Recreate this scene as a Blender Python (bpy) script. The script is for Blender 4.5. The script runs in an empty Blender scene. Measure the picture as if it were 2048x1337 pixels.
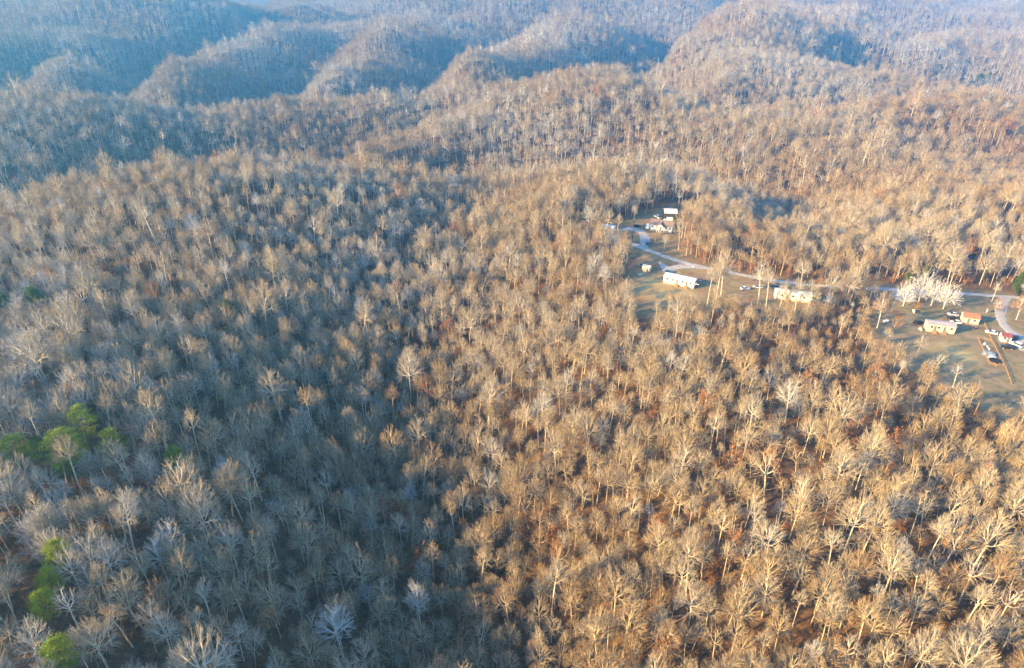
import bpy, bmesh, math, random
import numpy as np
from mathutils import Vector, Matrix, Euler

R = math.radians
S = bpy.context.scene
C = S.collection

# ------------------------------------------------------------------ camera, sky, sun, exposure
CAM_Z, PITCH = 135.0, R(29.0)
FPX = 1384.0                      # focal length in pixels of the 2048 px wide photograph
cam_d = bpy.data.cameras.new('camera')
cam_d.sensor_width = 36.0
cam_d.lens = 36.0 * FPX / 2048.0
cam_d.clip_start, cam_d.clip_end = 1.0, 30000.0
cam = bpy.data.objects.new('camera', cam_d); C.objects.link(cam)
cam.location = (0, 0, CAM_Z)
cam.rotation_euler = (math.pi / 2 - PITCH, 0, 0)
S.camera = cam

SUN_EL = R(19.0)
SUN_TO = Vector((-0.93, -0.37, 0)).normalized()          # ground direction towards the sun
sun_vec = Vector((SUN_TO.x * math.cos(SUN_EL), SUN_TO.y * math.cos(SUN_EL), math.sin(SUN_EL)))
world = bpy.data.worlds.new('World'); S.world = world; world.use_nodes = True
nt = world.node_tree; nt.nodes.clear()
sky = nt.nodes.new('ShaderNodeTexSky'); sky.sky_type = 'NISHITA'; sky.sun_disc = False
sky.sun_elevation = SUN_EL
sky.sun_rotation = math.atan2(SUN_TO.x, SUN_TO.y)
sky.air_density = 1.2; sky.dust_density = 0.1; sky.ozone_density = 4.5
bg = nt.nodes.new('ShaderNodeBackground'); bg.inputs['Strength'].default_value = 0.15
wo = nt.nodes.new('ShaderNodeOutputWorld')
nt.links.new(sky.outputs[0], bg.inputs[0]); nt.links.new(bg.outputs[0], wo.inputs[0])
sun_d = bpy.data.lights.new('sun', 'SUN'); sun_d.energy = 5.0; sun_d.angle = R(0.6); sun_d.color = (1.0, 0.635, 0.20)
sun = bpy.data.objects.new('sun', sun_d); C.objects.link(sun)
sun.rotation_euler = (-sun_vec).to_track_quat('-Z', 'Y').to_euler()
S.view_settings.view_transform = 'Standard'; S.view_settings.look = 'None'
S.view_settings.exposure = 2.05; S.view_settings.gamma = 1.0
S.cycles.max_bounces = 2; S.cycles.diffuse_bounces = 1; S.cycles.glossy_bounces = 2
S.cycles.transmission_bounces = 2; S.cycles.volume_bounces = 0; S.cycles.transparent_max_bounces = 4
S.cycles.use_denoising = True
S.cycles.debug_use_spatial_splits = False
S.cycles.use_adaptive_sampling = True; S.cycles.adaptive_threshold = 0.02
HAZE_DENSITY = 0.00033
HAZE_COLOR = (.15, .57, 1.0, 1)

rng = np.random.default_rng(7)
random.seed(7)

# ------------------------------------------------------------------ terrain
SP, CP = math.sin(PITCH), math.cos(PITCH)
def crest(x, y, t):               # a canopy line in the photograph at depth t -> ground 14 m below it
    k = SP + CP * (y - 668) / FPX
    return vale(x, t, CAM_Z - t * k - 14)
def vale(x, t, z):                # column of the photograph, depth, ground height
    v = ((CAM_Z - z) / t - SP) / CP
    return ((x - 1024) / FPX * t, t * (CP - SP * v), z)

LINES = [
 # crest of the near hill
 [crest(*p) for p in ((-350,450,380),(-150,430,378),(0,410,376),(130,360,410),(300,335,426),(450,318,436),(600,310,445),(700,316,454),
                      (850,326,470),(1000,334,474),(1100,328,463),(1190,318,451),(1330,312,443),(1420,330,435),(1470,375,420))],
 # hollow behind the right shoulder and the slopes beyond
 [vale(*p) for p in ((1555,412,-18),(1575,440,-25),(1590,475,-29),(1600,520,-30))],
 [vale(*p) for p in ((1700,430,-8),(2000,420,-6),(2300,420,-8))],
 [vale(*p) for p in ((1500,560,-26),(1700,530,-17),(2000,520,-16),(2300,520,-18))],
 [vale(*p) for p in ((1500,600,-16),(1850,600,-10),(2200,600,-12))],
 # valley behind the near hill
 [vale(*p) for p in ((-300,490,-30),(0,495,-34),(200,515,-52),(400,545,-74),(650,575,-90),(800,590,-64),(1000,575,-52),(1200,560,-46),(1350,545,-44))],
 # second ridge
 [crest(*p) for p in ((-300,190,600),(-150,186,605),(0,182,612),(130,184,625),(250,192,645),(350,205,668),(470,196,690),(600,183,701),(750,165,725),(920,148,749),
                      (1100,155,741),(1280,150,743),(1340,172,715),(1450,205,661),(1600,208,654),(1750,195,667),(1900,187,669),(2048,203,650),(2250,215,640))],
 [crest(*p) for p in ((720,295,560),(760,276,580),(800,258,600),(850,235,630),(900,212,660),(1010,168,720))],
 [vale(*p) for p in ((640,610,-68),(720,640,-57),(800,670,-40),(880,710,-22))],
 # third tier of spurs
 [crest(*p) for p in ((1400,145,820),(1470,135,840),(1540,128,860),(1700,122,880),(1800,150,830),(1900,175,790))],
 [vale(*p) for p in ((1450,745,-46),(1600,745,-49),(1800,735,-46),(2000,730,-46),(2300,730,-46))],
 [vale(*p) for p in ((-300,810,-84),(0,805,-84),(150,805,-84),(300,810,-84),(450,810,-84),(600,815,-81),(800,835,-76),(1000,840,-68),(1150,860,-62),(1350,870,-57))],
 [crest(*p) for p in ((-300,130,960),(-100,115,970),(0,95,1000),(100,62,1100),(210,50,1150),(330,38,1200),(480,22,1320),(600,8,1500))],
 [crest(*p) for p in ((180,85,1060),(150,120,960),(120,150,890))],
 [vale(*p) for p in ((0,890,-72),(30,940,-60),(60,1000,-42))],
 [crest(*p) for p in ((280,165,880),(320,142,930),(360,120,980),(400,97,1050),(450,75,1120),(500,57,1210),(560,40,1300),(650,15,1480),(720,-5,1650))],
 [crest(*p) for p in ((640,155,900),(660,125,950),(690,100,1000),(720,77,1090),(760,55,1180),(800,35,1290),(840,15,1400),(860,-10,1600))],
 [crest(*p) for p in ((920,140,890),(945,120,930),(980,100,980),(1020,80,1050),(1060,60,1120),(1100,45,1210),(1150,30,1300),(1280,5,1520),(1400,-15,1750))],
 [crest(*p) for p in ((1340,95,1000),(1380,72,1090),(1430,52,1180),(1490,37,1290),(1560,22,1400),(1750,5,1650))],
 [crest(*p) for p in ((1410,125,900),(1470,105,940),(1530,88,980),(1600,115,940))],
 [crest(*p) for p in ((1640,85,1050),(1720,77,1120),(1800,70,1200),(2000,55,1350),(2200,50,1450))],
 [vale(*p) for p in ((200,880,-84),(250,930,-82),(300,990,-80),(345,1060,-77),(390,1130,-70),(450,1240,-58),(520,1360,-44),(620,1600,-30))],
 [vale(*p) for p in ((560,930,-84),(590,1000,-78),(620,1070,-73),(660,1160,-65),(700,1250,-57),(780,1500,-38))],
 [vale(*p) for p in ((840,940,-78),(880,1040,-70),(930,1150,-62),(980,1270,-51),(1030,1420,-40))],
 [vale(*p) for p in ((1260,950,-73),(1300,1030,-65),(1340,1110,-57),(1390,1230,-46),(1450,1350,-38),(1600,1650,-19))],
 [vale(*p) for p in ((1700,960,-47),(1900,1050,-51),(2150,1000,-54),(1850,1450,-43))],
 [vale(*p) for p in ((-200,2200,-70),(200,2400,-64),(700,2500,-30),(1024,2400,0),(1500,2300,0),(2000,2200,-25))],
 [vale(*p) for p in ((-200,3200,-60),(600,3400,-40),(1400,3300,-10),(2200,3000,-30))],
 # foreground: hollow, left bank, right bank, house ridge
 [vale(*p) for p in ((900,120,-30),(900,150,-30),(890,200,-29),(870,250,-27),(850,300,-23),(860,350,-18),(930,400,-15),(1000,440,-14))],
 [vale(*p) for p in ((-150,150,2),(-100,220,2),(-50,300,2))],
 [vale(*p) for p in ((130,120,2),(130,160,2),(130,210,1),(130,260,1),(130,320,1))],
 [vale(*p) for p in ((-700,180,-8),(-700,260,-14),(-700,360,-22))],
 [vale(*p) for p in ((1400,140,-8),(1700,150,0),(2048,160,5),(2500,170,6))],
 [vale(*p) for p in ((1500,210,-3),(1900,220,2),(2300,230,4))],
 [vale(*p) for p in ((1250,250,-7),(1300,320,0),(1357,325,0),(1265,362,0),(1320,389,0),(1340,412,0),(1600,330,0),(1750,300,0),(1880,283,0),(2048,300,0),(2250,300,0))],
 [vale(*p) for p in ((1100,300,-10),(1100,380,-6),(1030,404,-4),(1150,220,-16),(1150,170,-20))],
 [vale(*p) for p in ((1600,370,-2),(1800,352,-1),(2048,345,-2))],
 [(-20,60,-40),(-20,0,-42),(-20,-200,-45),(-150,0,4),(-150,-200,4),(170,0,6),(170,-200,6),(-500,-200,-20),(500,-200,-10),(-20,-800,-45)],
]
ctrl = np.array([p for L in LINES for p in L])
edge = []
for a in (-6000, -3000, -1800):
    for y in (-800, 400, 1500, 2800): edge += [(a, y, -35), (-a, y, -25)]
for a in (-5000, -2500, 0, 2500, 5000):
    edge += [(a, 4800, -10), (a, 8200, 20)]
ctrl = np.vstack([ctrl, np.array(edge, float)])
def _phi(r2): return np.where(r2 > 1e-12, 0.5 * r2 * np.log(np.maximum(r2, 1e-12)), 0.0)
_P = ctrl[:, :2] / 1000.0
_d2 = ((_P[:, None] - _P[None]) ** 2).sum(-1)
_n = len(_P)
_A = np.zeros((_n + 3, _n + 3)); _A[:_n, :_n] = _phi(_d2) + np.eye(_n) * 2e-4
_A[:_n, _n] = 1; _A[:_n, _n+1:] = _P; _A[_n, :_n] = 1; _A[_n+1:, :_n] = _P.T
_w = np.linalg.solve(_A, np.concatenate([ctrl[:, 2], np.zeros(3)]))
_nr = np.random.default_rng(3)
_waves = [(_nr.uniform(0, 2*np.pi), _nr.uniform(0, 2*np.pi), w, a) for w, a in
          ((420,2.2),(380,2.2),(260,1.8),(230,1.6),(160,1.2),(140,1.1),(90,.6),(80,.6),(60,.35))]
def height(x, y):
    x = np.atleast_1d(np.asarray(x, float)); y = np.atleast_1d(np.asarray(y, float))
    out = np.empty(len(x))
    for i in range(0, len(x), 20000):
        q = np.stack([x[i:i+20000], y[i:i+20000]], 1) / 1000.0
        d2 = (q**2).sum(1)[:, None] + (_P**2).sum(1)[None] - 2 * q @ _P.T
        out[i:i+20000] = _phi(d2) @ _w[:_n] + _w[_n] + q @ _w[_n+1:]
    nz = 0
    for th, ph, wl, a in _waves:
        nz = nz + a * np.sin((x*math.cos(th) + y*math.sin(th)) * 2*math.pi/wl + ph)
    far = np.clip((np.hypot(x, y) - 500) / 500, 0, 1)
    q = x*.87 - y*.5 + 28*np.sin(y/140+1) + 18*np.sin(x/95)
    spur = 8*(.64 - np.abs(np.sin(np.pi*q/170))) * np.clip((np.hypot(x, y) - 720)/250, 0, 1) * (1 + .4*np.sin(x/210+y/330))
    yard = np.clip(1.6 - np.hypot((x-130)/150, (y-310)/110), 0, 1)
    return out + spur + nz * (0.45 + 1.3*far) * (1 - 0.9*yard)
def h1(x, y): return float(height([x], [y])[0])
def project(x, y, z):
    dz = z - CAM_Z
    t = y*CP - dz*SP
    up = y*SP + dz*CP
    return 1024 + FPX*x/t, 668 - FPX*up/t, t
_ts = np.concatenate([np.arange(90, 700, 2.0), np.arange(700, 4000, 8.0)])
def spot(px, py, t0=0):           # ground point seen at a place in the photograph
    u, v = (px-1024)/FPX, (py-668)/FPX
    d = np.array([u, CP - SP*v, -SP - CP*v])
    ts = _ts[_ts > t0]
    z = CAM_Z + ts*d[2] - height(ts*d[0], ts*d[1])
    i = int(np.argmax(z < 0))
    f = z[i-1] / (z[i-1] - z[i]); t = ts[i-1] + f*(ts[i]-ts[i-1])
    x, y = t*d[0], t*d[1]
    return Vector((x, y, h1(x, y)))

def axis(fine0, fine1, step, lo, hi, g=1.12):
    a = list(np.arange(fine0, fine1 + .1, step))
    s, p = step, a[-1]
    while p < hi: s *= g; p += s; a.append(p)
    s, p, b = step, a[0], []
    while p > lo: s *= g; p -= s; b.append(p)
    return np.array(b[::-1] + a)
gx = axis(-480, 480, 3.5, -6000, 6000, 1.06)
gy = axis(60, 560, 3.5, -800, 8000, 1.035)
GX, GY = np.meshgrid(gx, gy)
GZ = height(GX.ravel(), GY.ravel()).reshape(GX.shape)
def hmesh(x, y):                  # height of the terrain mesh itself
    i = min(max(int(np.searchsorted(gx, x)) - 1, 0), len(gx)-2); j = min(max(int(np.searchsorted(gy, y)) - 1, 0), len(gy)-2)
    fx = (x-gx[i])/(gx[i+1]-gx[i]); fy = (y-gy[j])/(gy[j+1]-gy[j])
    return float((GZ[j,i]*(1-fx)+GZ[j,i+1]*fx)*(1-fy) + (GZ[j+1,i]*(1-fx)+GZ[j+1,i+1]*fx)*fy)

def inside(poly, x, y):
    r = np.zeros(len(x), bool); n = len(poly)
    for i in range(n):
        x0, y0 = poly[i]; x1, y1 = poly[(i+1) % n]
        c = ((y0 > y) != (y1 > y)) & (x < (x1-x0)*(y-y0)/((y1-y0) + 1e-12) + x0)
        r ^= c
    return r
def world_poly(pts): return [tuple(spot(*p)[:2]) for p in pts]
YARD_A = world_poly([(1190,452),(1235,440),(1300,425),(1325,412),(1360,415),(1372,440),(1362,475),(1385,515),(1440,538),(1475,556),(1445,592),(1425,625),(1350,645),(1270,638),(1245,600),(1250,560),(1258,505),(1225,478)])
YARD_B = world_poly([(1440,540),(1640,566),(1655,600),(1650,628),(1600,640),(1540,645),(1440,625)])
YARD_C = world_poly([(1742,600),(1760,574),(2060,592),(2160,600),(2160,885),(2048,862),(1985,842),(1930,802),(1870,775),(1800,735),(1738,720),(1736,650)])
YARDS = [YARD_A, YARD_B, YARD_C]
ROAD_PX = [(1150,452),(1200,466),(1240,478),(1268,489),(1300,501),(1350,519),(1400,533),(1460,544),(1520,556),(1580,565),(1640,571),(1700,574),(1760,577),(1850,583),(1940,588),(2010,593),(2060,597),(2160,606)]
DRIVE_C_PX = [(2012,594),(2005,603),(2001,618),(2002,636),(2012,655),(2030,669),(2060,684),(2110,700)]
DRIVE_A_PX = [(1290,496),(1290,480),(1287,468),(1278,462),(1262,459),(1240,459)]
DRIVE_B_PX = [(1420,537),(1395,534),(1365,533),(1345,536),(1335,545)]
def curve_pts(px, step=2.0):
    P = np.array([spot(*p)[:2] for p in px]); out = []
    for i in range(len(P)-1):
        p0, p1, p2, p3 = P[max(i-1,0)], P[i], P[i+1], P[min(i+2,len(P)-1)]
        m = max(2, int(np.linalg.norm(p2-p1)/step))
        for k in range(m):
            s = k/m
            out.append(.5*((2*p1)+(p2-p0)*s+(2*p0-5*p1+4*p2-p3)*s*s+(3*p1-p0-3*p2+p3)*s**3))
    out.append(P[-1]); return np.array(out)
ROAD, DRIVE_C, DRIVE_A, DRIVE_B = map(curve_pts, (ROAD_PX, DRIVE_C_PX, DRIVE_A_PX, DRIVE_B_PX))
PATHS = np.vstack([ROAD, DRIVE_C, DRIVE_A, DRIVE_B])
def near_path(x, y, r):
    bad = np.zeros(len(x), bool)
    box = (x > PATHS[:,0].min()-r) & (x < PATHS[:,0].max()+r) & (y > PATHS[:,1].min()-r) & (y < PATHS[:,1].max()+r)
    idx = np.where(box)[0]
    for i in range(0, len(idx), 4000):
        k = idx[i:i+4000]
        d = (x[k][:,None]-PATHS[:,0])**2 + (y[k][:,None]-PATHS[:,1])**2
        bad[k] = d.min(1) < r*r
    return bad
def cleared(x, y):
    m = np.zeros(len(x), bool)
    for p in YARDS: m |= inside(p, x, y)
    return m

# ------------------------------------------------------------------ materials
def material(name, rough=.85, metallic=0.0):
    m = bpy.data.materials.new(name); m.use_nodes = True
    b = m.node_tree.nodes['Principled BSDF']
    b.inputs['Roughness'].default_value = rough; b.inputs['Metallic'].default_value = metallic
    b.inputs['Specular IOR Level'].default_value = .25
    return m, m.node_tree, b
def rampnode(nt, stops, inp):
    r = nt.nodes.new('ShaderNodeValToRGB'); e = r.color_ramp.elements
    while len(e) < len(stops): e.new(.5)
    for k, (p, c) in enumerate(stops): e[k].position = p; e[k].color = (*c, 1)
    nt.links.new(inp, r.inputs[0]); return r
def noise_col(name, stops, scale=1.0, detail=4, rough=.85, metallic=0.0, bump=0.0, coord='Object'):
    m, nt, b = material(name, rough, metallic)
    tc = nt.nodes.new('ShaderNodeTexCoord'); n = nt.nodes.new('ShaderNodeTexNoise')
    n.inputs['Scale'].default_value = scale; n.inputs['Detail'].default_value = detail
    nt.links.new(tc.outputs[coord], n.inputs['Vector'])
    r = rampnode(nt, stops, n.outputs[0]); nt.links.new(r.outputs[0], b.inputs['Base Color'])
    if bump:
        bn = nt.nodes.new('ShaderNodeBump'); bn.inputs['Strength'].default_value = bump
        nt.links.new(n.outputs[0], bn.inputs['Height']); nt.links.new(bn.outputs[0], b.inputs['Normal'])
    return m
def flat(name, c, rough=.6, metallic=0.0, var=.12, scale=3.0):
    lo = tuple(max(0, v*(1-var)) for v in c); hi = tuple(min(1, v*(1+var)) for v in c)
    return noise_col(name, [(.3, lo), (.7, hi)], scale, 3, rough, metallic)
def tinted(name, stops, scale=.6, amount=.35):      # colour picked by the plant's own tint, with mottling
    m, nt, b = material(name, .9)
    a = nt.nodes.new('ShaderNodeAttribute'); a.attribute_type = 'INSTANCER'; a.attribute_name = 'tint'
    r = rampnode(nt, stops, a.outputs['Fac'])
    g = nt.nodes.new('ShaderNodeTexCoord'); n = nt.nodes.new('ShaderNodeTexNoise'); n.inputs['Scale'].default_value = scale
    nt.links.new(g.outputs['Object'], n.inputs['Vector'])
    mr = nt.nodes.new('ShaderNodeMapRange'); mr.inputs[1].default_value = .3; mr.inputs[2].default_value = .7
    mr.inputs[3].default_value = 1-amount; mr.inputs[4].default_value = 1+amount
    nt.links.new(n.outputs[0], mr.inputs[0])
    mx = nt.nodes.new('ShaderNodeMix'); mx.data_type = 'RGBA'; mx.blend_type = 'MULTIPLY'; mx.inputs[0].default_value = 1
    nt.links.new(r.outputs[0], mx.inputs[6]); nt.links.new(mr.outputs[0], mx.inputs[7])
    nt.links.new(mx.outputs[2], b.inputs['Base Color'])
    return m
BARK = tinted('bark', [(0,(.66,.64,.60)),(.3,(.61,.545,.44)),(.6,(.56,.475,.34)),(.85,(.51,.41,.265)),(1,(.44,.34,.22))], .6, .25)
TWIG = tinted('twigs', [(0,(.38,.355,.32)),(.3,(.355,.305,.235)),(.6,(.33,.26,.17)),(.85,(.30,.215,.125)),(1,(.26,.165,.09))], .6, .25)
WHITEBARK = noise_col('white_bark', [(.3,(.55,.53,.49)),(.55,(.74,.72,.68)),(.7,(.84,.82,.79))], .8)
RUSTLEAF = tinted('rust_leaves', [(0,(.34,.19,.08)),(.5,(.33,.13,.045)),(1,(.30,.09,.03))], .5)
NEEDLE = tinted('pine_needles', [(0,(.25,.30,.024)),(.5,(.15,.22,.024)),(1,(.05,.10,.024))], .5)
PINEBARK = flat('pine_bark', (.13,.085,.06), .9)
BRUSH = tinted('brush_stems', [(0,(.26,.20,.14)),(1,(.17,.10,.06))])

# forest floor, lawns and bare earth are one sheet; the attributes say where mown ground lies
tm, tn, tb = material('forest_floor', .95)
geo = tn.nodes.new('ShaderNodeNewGeometry')
def tnoise(scale, detail=5):
    n = tn.nodes.new('ShaderNodeTexNoise'); n.inputs['Scale'].default_value = scale; n.inputs['Detail'].default_value = detail
    tn.links.new(geo.outputs['Position'], n.inputs['Vector']); return n.outputs[0]
litter = rampnode(tn, [(.25,(.05,.028,.018)),(.42,(.09,.05,.028)),(.52,(.15,.085,.045)),(.6,(.085,.055,.035)),(.72,(.19,.115,.065))], tnoise(.35, 10))
lawn = rampnode(tn, [(.30,(.15,.10,.055)),(.42,(.26,.165,.09)),(.50,(.175,.145,.07)),(.58,(.29,.20,.105)),(.7,(.22,.18,.085)),(.8,(.36,.26,.14))], tnoise(.11, 12))
patch = rampnode(tn, [(.45,(0,0,0)),(.62,(1,1,1))], tnoise(.03, 5))
at_ = tn.nodes.new('ShaderNodeAttribute'); at_.attribute_name = 'mown'
at2 = tn.nodes.new('ShaderNodeAttribute'); at2.attribute_name = 'straw'
def tmix(f, a, b):
    m = tn.nodes.new('ShaderNodeMix'); m.data_type = 'RGBA'
    tn.links.new(f, m.inputs[0]); tn.links.new(a, m.inputs[6]); tn.links.new(b, m.inputs[7]); return m.outputs[2]
lawn2 = rampnode(tn, [(.30,(.13,.095,.06)),(.42,(.19,.15,.085)),(.48,(.24,.18,.11)),(.54,(.15,.14,.07)),(.64,(.235,.18,.11)),(.8,(.32,.23,.14))], tnoise(.09, 10))
at3 = tn.nodes.new('ShaderNodeAttribute'); at3.attribute_name = 'green'
straw = rampnode(tn, [(.3,(.26,.19,.09)),(.7,(.42,.33,.16))], tnoise(.12, 6))
g1 = tmix(at_.outputs['Fac'], litter.outputs[0], tmix(at3.outputs['Fac'], lawn.outputs[0], lawn2.outputs[0]))
g2 = tmix(at2.outputs['Fac'], g1, straw.outputs[0])
tn.links.new(g2, tb.inputs['Base Color'])
bmp = tn.nodes.new('ShaderNodeBump'); bmp.inputs['Strength'].default_value = .5; bmp.inputs['Distance'].default_value = .4
tn.links.new(tnoise(.8, 6), bmp.inputs['Height']); tn.links.new(bmp.outputs[0], tb.inputs['Normal'])

ny, nx = GX.shape
vid = np.arange(nx*ny).reshape(ny, nx)
quads = np.stack([vid[:-1,:-1], vid[:-1,1:], vid[1:,1:], vid[1:,:-1]], -1).reshape(-1, 4)
me = bpy.data.meshes.new('terrain')
me.vertices.add(nx*ny); me.vertices.foreach_set('co', np.stack([GX, GY, GZ], -1).astype(np.float32).ravel())
me.loops.add(quads.size); me.loops.foreach_set('vertex_index', quads.astype(np.int32).ravel())
me.polygons.add(len(quads)); me.polygons.foreach_set('loop_start', np.arange(0, quads.size, 4, dtype=np.int32))
me.polygons.foreach_set('use_smooth', np.ones(len(quads), bool))
me.update(calc_edges=True); me.materials.append(tm)
mown = cleared(GX.ravel(), GY.ravel()).astype(float).reshape(GX.shape)
mown = np.maximum(mown, near_path(GX.ravel(), GY.ravel(), 6).reshape(GX.shape)*.8)
for _ in range(2):
    p = np.pad(mown, 1, mode='edge'); mown = (p[1:-1,1:-1]*2+p[:-2,1:-1]+p[2:,1:-1]+p[1:-1,:-2]+p[1:-1,2:])/6
sw = np.zeros(GX.shape)
for (px_, py_), r_ in (((1300,572),9),((1330,583),11),((1355,590),8),((1296,560),6),((1905,705),9),((1893,715),5)):
    c_ = spot(px_, py_); sw = np.maximum(sw, np.clip(1.4-np.hypot(GX-c_.x, GY-c_.y)/r_, 0, .85))
for nm, arr in (('mown', mown), ('straw', sw), ('green', (GX > spot(1720,620).x).astype(float))):
    a = me.attributes.new(nm, 'FLOAT', 'POINT'); a.data.foreach_set('value', arr.astype(np.float32).ravel())
terrain = bpy.data.objects.new('terrain', me); C.objects.link(terrain)
terrain['kind'] = 'structure'; terrain['label'] = 'wooded ridges and hollows covered in brown leaf litter'

# ------------------------------------------------------------------ object helpers
def tag(o, label, cat, group=None):
    o['label'] = label; o['category'] = cat
    if group: o['group'] = group
    return o
def empty(name, loc, rz=0):
    o = bpy.data.objects.new(name, None); C.objects.link(o); o.location = loc; o.rotation_euler = (0, 0, rz)
    o.empty_display_size = .5; return o
class MB:
    def __init__(s): s.v, s.f = [], []
    def box(s, x0, x1, y0, y1, z0, z1):
        b = len(s.v); s.v += [(x0,y0,z0),(x1,y0,z0),(x1,y1,z0),(x0,y1,z0),(x0,y0,z1),(x1,y0,z1),(x1,y1,z1),(x0,y1,z1)]
        s.f += [tuple(b+i for i in q) for q in ((3,2,1,0),(4,5,6,7),(0,1,5,4),(1,2,6,5),(2,3,7,6),(3,0,4,7))]; return s
    def prism(s, prof, y0, y1, axis='y'):        # profile in (x, z) pushed along y, or in (y, z) pushed along x
        b, n = len(s.v), len(prof)
        for q in (y0, y1):
            s.v += [(p[0], q, p[1]) if axis == 'y' else (q, p[0], p[1]) for p in prof]
        s.f += [tuple(range(b, b+n)), tuple(range(b+2*n-1, b+n-1, -1))]
        s.f += [(b+i, b+n+i, b+n+(i+1) % n, b+(i+1) % n) for i in range(n)]; return s
    def tube(s, pts, rad, n=6):
        pts = [Vector(p) for p in pts]; b = len(s.v)
        rad = rad if isinstance(rad, (list, tuple)) else [rad]*len(pts)
        for i, p in enumerate(pts):
            d = (pts[min(i+1,len(pts)-1)] - pts[max(i-1,0)]).normalized()
            u = d.orthogonal().normalized(); w = d.cross(u)
            for k in range(n):
                a = 2*math.pi*k/n; s.v.append(tuple(p + (u*math.cos(a)+w*math.sin(a))*rad[i]))
        for i in range(len(pts)-1):
            for k in range(n): s.f.append((b+i*n+k, b+i*n+(k+1)%n, b+(i+1)*n+(k+1)%n, b+(i+1)*n+k))
        s.f += [tuple(b+k for k in range(n-1,-1,-1)), tuple(b+(len(pts)-1)*n+k for k in range(n))]; return s
    def quad(s, *p): b = len(s.v); s.v += list(p); s.f.append(tuple(range(b, b+len(p)))); return s
    def mesh(s, name, mat, bevel=0):
        me = bpy.data.meshes.new(name); me.from_pydata([tuple(v) for v in s.v], [], s.f)
        bm = bmesh.new(); bm.from_mesh(me)
        if bevel: bmesh.ops.bevel(bm, geom=bm.edges[:], offset=bevel, segments=2, affect='EDGES', profile=.5)
        bmesh.ops.recalc_face_normals(bm, faces=bm.faces[:]); bm.to_mesh(me); bm.free()
        me.materials.append(mat); return me
    def build(s, name, mat, parent=None, bevel=0):
        o = bpy.data.objects.new(name, s.mesh(name, mat, bevel)); C.objects.link(o); o.parent = parent; return o
def copy_tree(o, parent=None):
    c = o.copy(); C.objects.link(c); c.parent = parent
    for ch in o.children: copy_tree(ch, c)
    return c

# ------------------------------------------------------------------ roads
ASPHALT = noise_col('worn_asphalt', [(.3,(.30,.285,.27)),(.7,(.43,.41,.385))], .6, 6, .9, coord='Object')
GRAVEL = noise_col('pale_gravel', [(.25,(.22,.21,.20)),(.5,(.34,.33,.31)),(.75,(.44,.42,.39))], 1.5, 8, .95)
def ribbon(name, P, width, mat, label, lift=.07, taper=None):
    n = 5; V, F = [], []
    T = np.gradient(P, axis=0); T /= np.linalg.norm(T, axis=1)[:, None] + 1e-9
    N = np.stack([-T[:,1], T[:,0]], 1)
    wob = np.cumsum(rng.normal(0, .05, len(P))); wob -= np.linspace(wob[0], wob[-1], len(P))
    for i in range(len(P)):
        w = (width if taper is None else width*taper(i/(len(P)-1))) * (1 + .12*math.sin(i*.37))
        for k in range(n):
            o = (k/(n-1)-.5)*w + .3*wob[i] + (rng.normal(0, .28) if k in (0, n-1) else 0)
            x, y = P[i] + N[i]*o
            V.append((x, y, hmesh(x, y) + lift - (.12 if k in (0, n-1) else 0) + .04*(1-abs(k-2)/2)))
    for i in range(len(P)-1):
        for k in range(n-1):
            a = i*n+k; F.append((a, a+1, a+n+1, a+n))
    m = bpy.data.meshes.new(name); m.from_pydata(V, [], F); m.materials.append(mat)
    o = bpy.data.objects.new(name, m); C.objects.link(o); o['kind'] = 'structure'; o['label'] = label
    return o
ribbon('road', ROAD, 4.0, ASPHALT, 'narrow pale paved lane along the ridge')
ribbon('driveway', DRIVE_C, 4.4, GRAVEL, 'curving pale gravel drive at the right edge', .10)
ribbon('driveway', DRIVE_A, 4.2, GRAVEL, 'grey gravel drive up to the house with the gabled front', .10, lambda s: .8+.5*math.sin(math.pi*s))
ribbon('driveway', DRIVE_B, 4.0, GRAVEL, 'grey gravel drive leading to the white mobile home', .10, lambda s: .8+.4*s)
def pad(name, px, mat, label, lift=.09):
    pl = world_poly(px); xs = [p[0] for p in pl]; ys = [p[1] for p in pl]
    st = 1.2; X = np.arange(min(xs), max(xs)+st, st); Y = np.arange(min(ys), max(ys)+st, st)
    MX, MY = np.meshgrid(X, Y); ins = inside(pl, MX.ravel(), MY.ravel()).reshape(MX.shape)
    ids, V, F = {}, [], []
    def vid_(j, i):
        if (j, i) not in ids: ids[(j, i)] = len(V); V.append((X[i]+rng.uniform(-.3,.3), Y[j]+rng.uniform(-.3,.3), hmesh(X[i], Y[j])+lift))
        return ids[(j, i)]
    for j in range(len(Y)-1):
        for i in range(len(X)-1):
            if ins[j, i] and ins[j+1, i+1]: F.append((vid_(j,i), vid_(j,i+1), vid_(j+1,i+1), vid_(j+1,i)))
    m = bpy.data.meshes.new(name); m.from_pydata(V, [], F); m.materials.append(mat)
    o = bpy.data.objects.new(name, m); C.objects.link(o); o['kind'] = 'structure'; o['label'] = label
pad('gravel_pad', [(1309,519),(1322,523),(1338,532),(1345,537),(1342,549),(1322,546),(1318,535)], GRAVEL, 'grey gravel parking pad behind the white mobile home', .13)
pad('gravel_pad', [(1240,456),(1262,453),(1276,456),(1290,460),(1292,467),(1278,466),(1262,463),(1245,463)], GRAVEL, 'grey gravel turning area beside the utility pole', .13)
pad('gravel_pad', [(1785,580),(1830,583),(1830,604),(1800,606),(1785,596)], GRAVEL, 'pale gravel verge under the white trees', .06)
pad('gravel_pad', [(2020,676),(2060,684),(2070,705),(2040,706),(2022,694)], GRAVEL, 'gravel parking beside the white sport utility car', .13)

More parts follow.
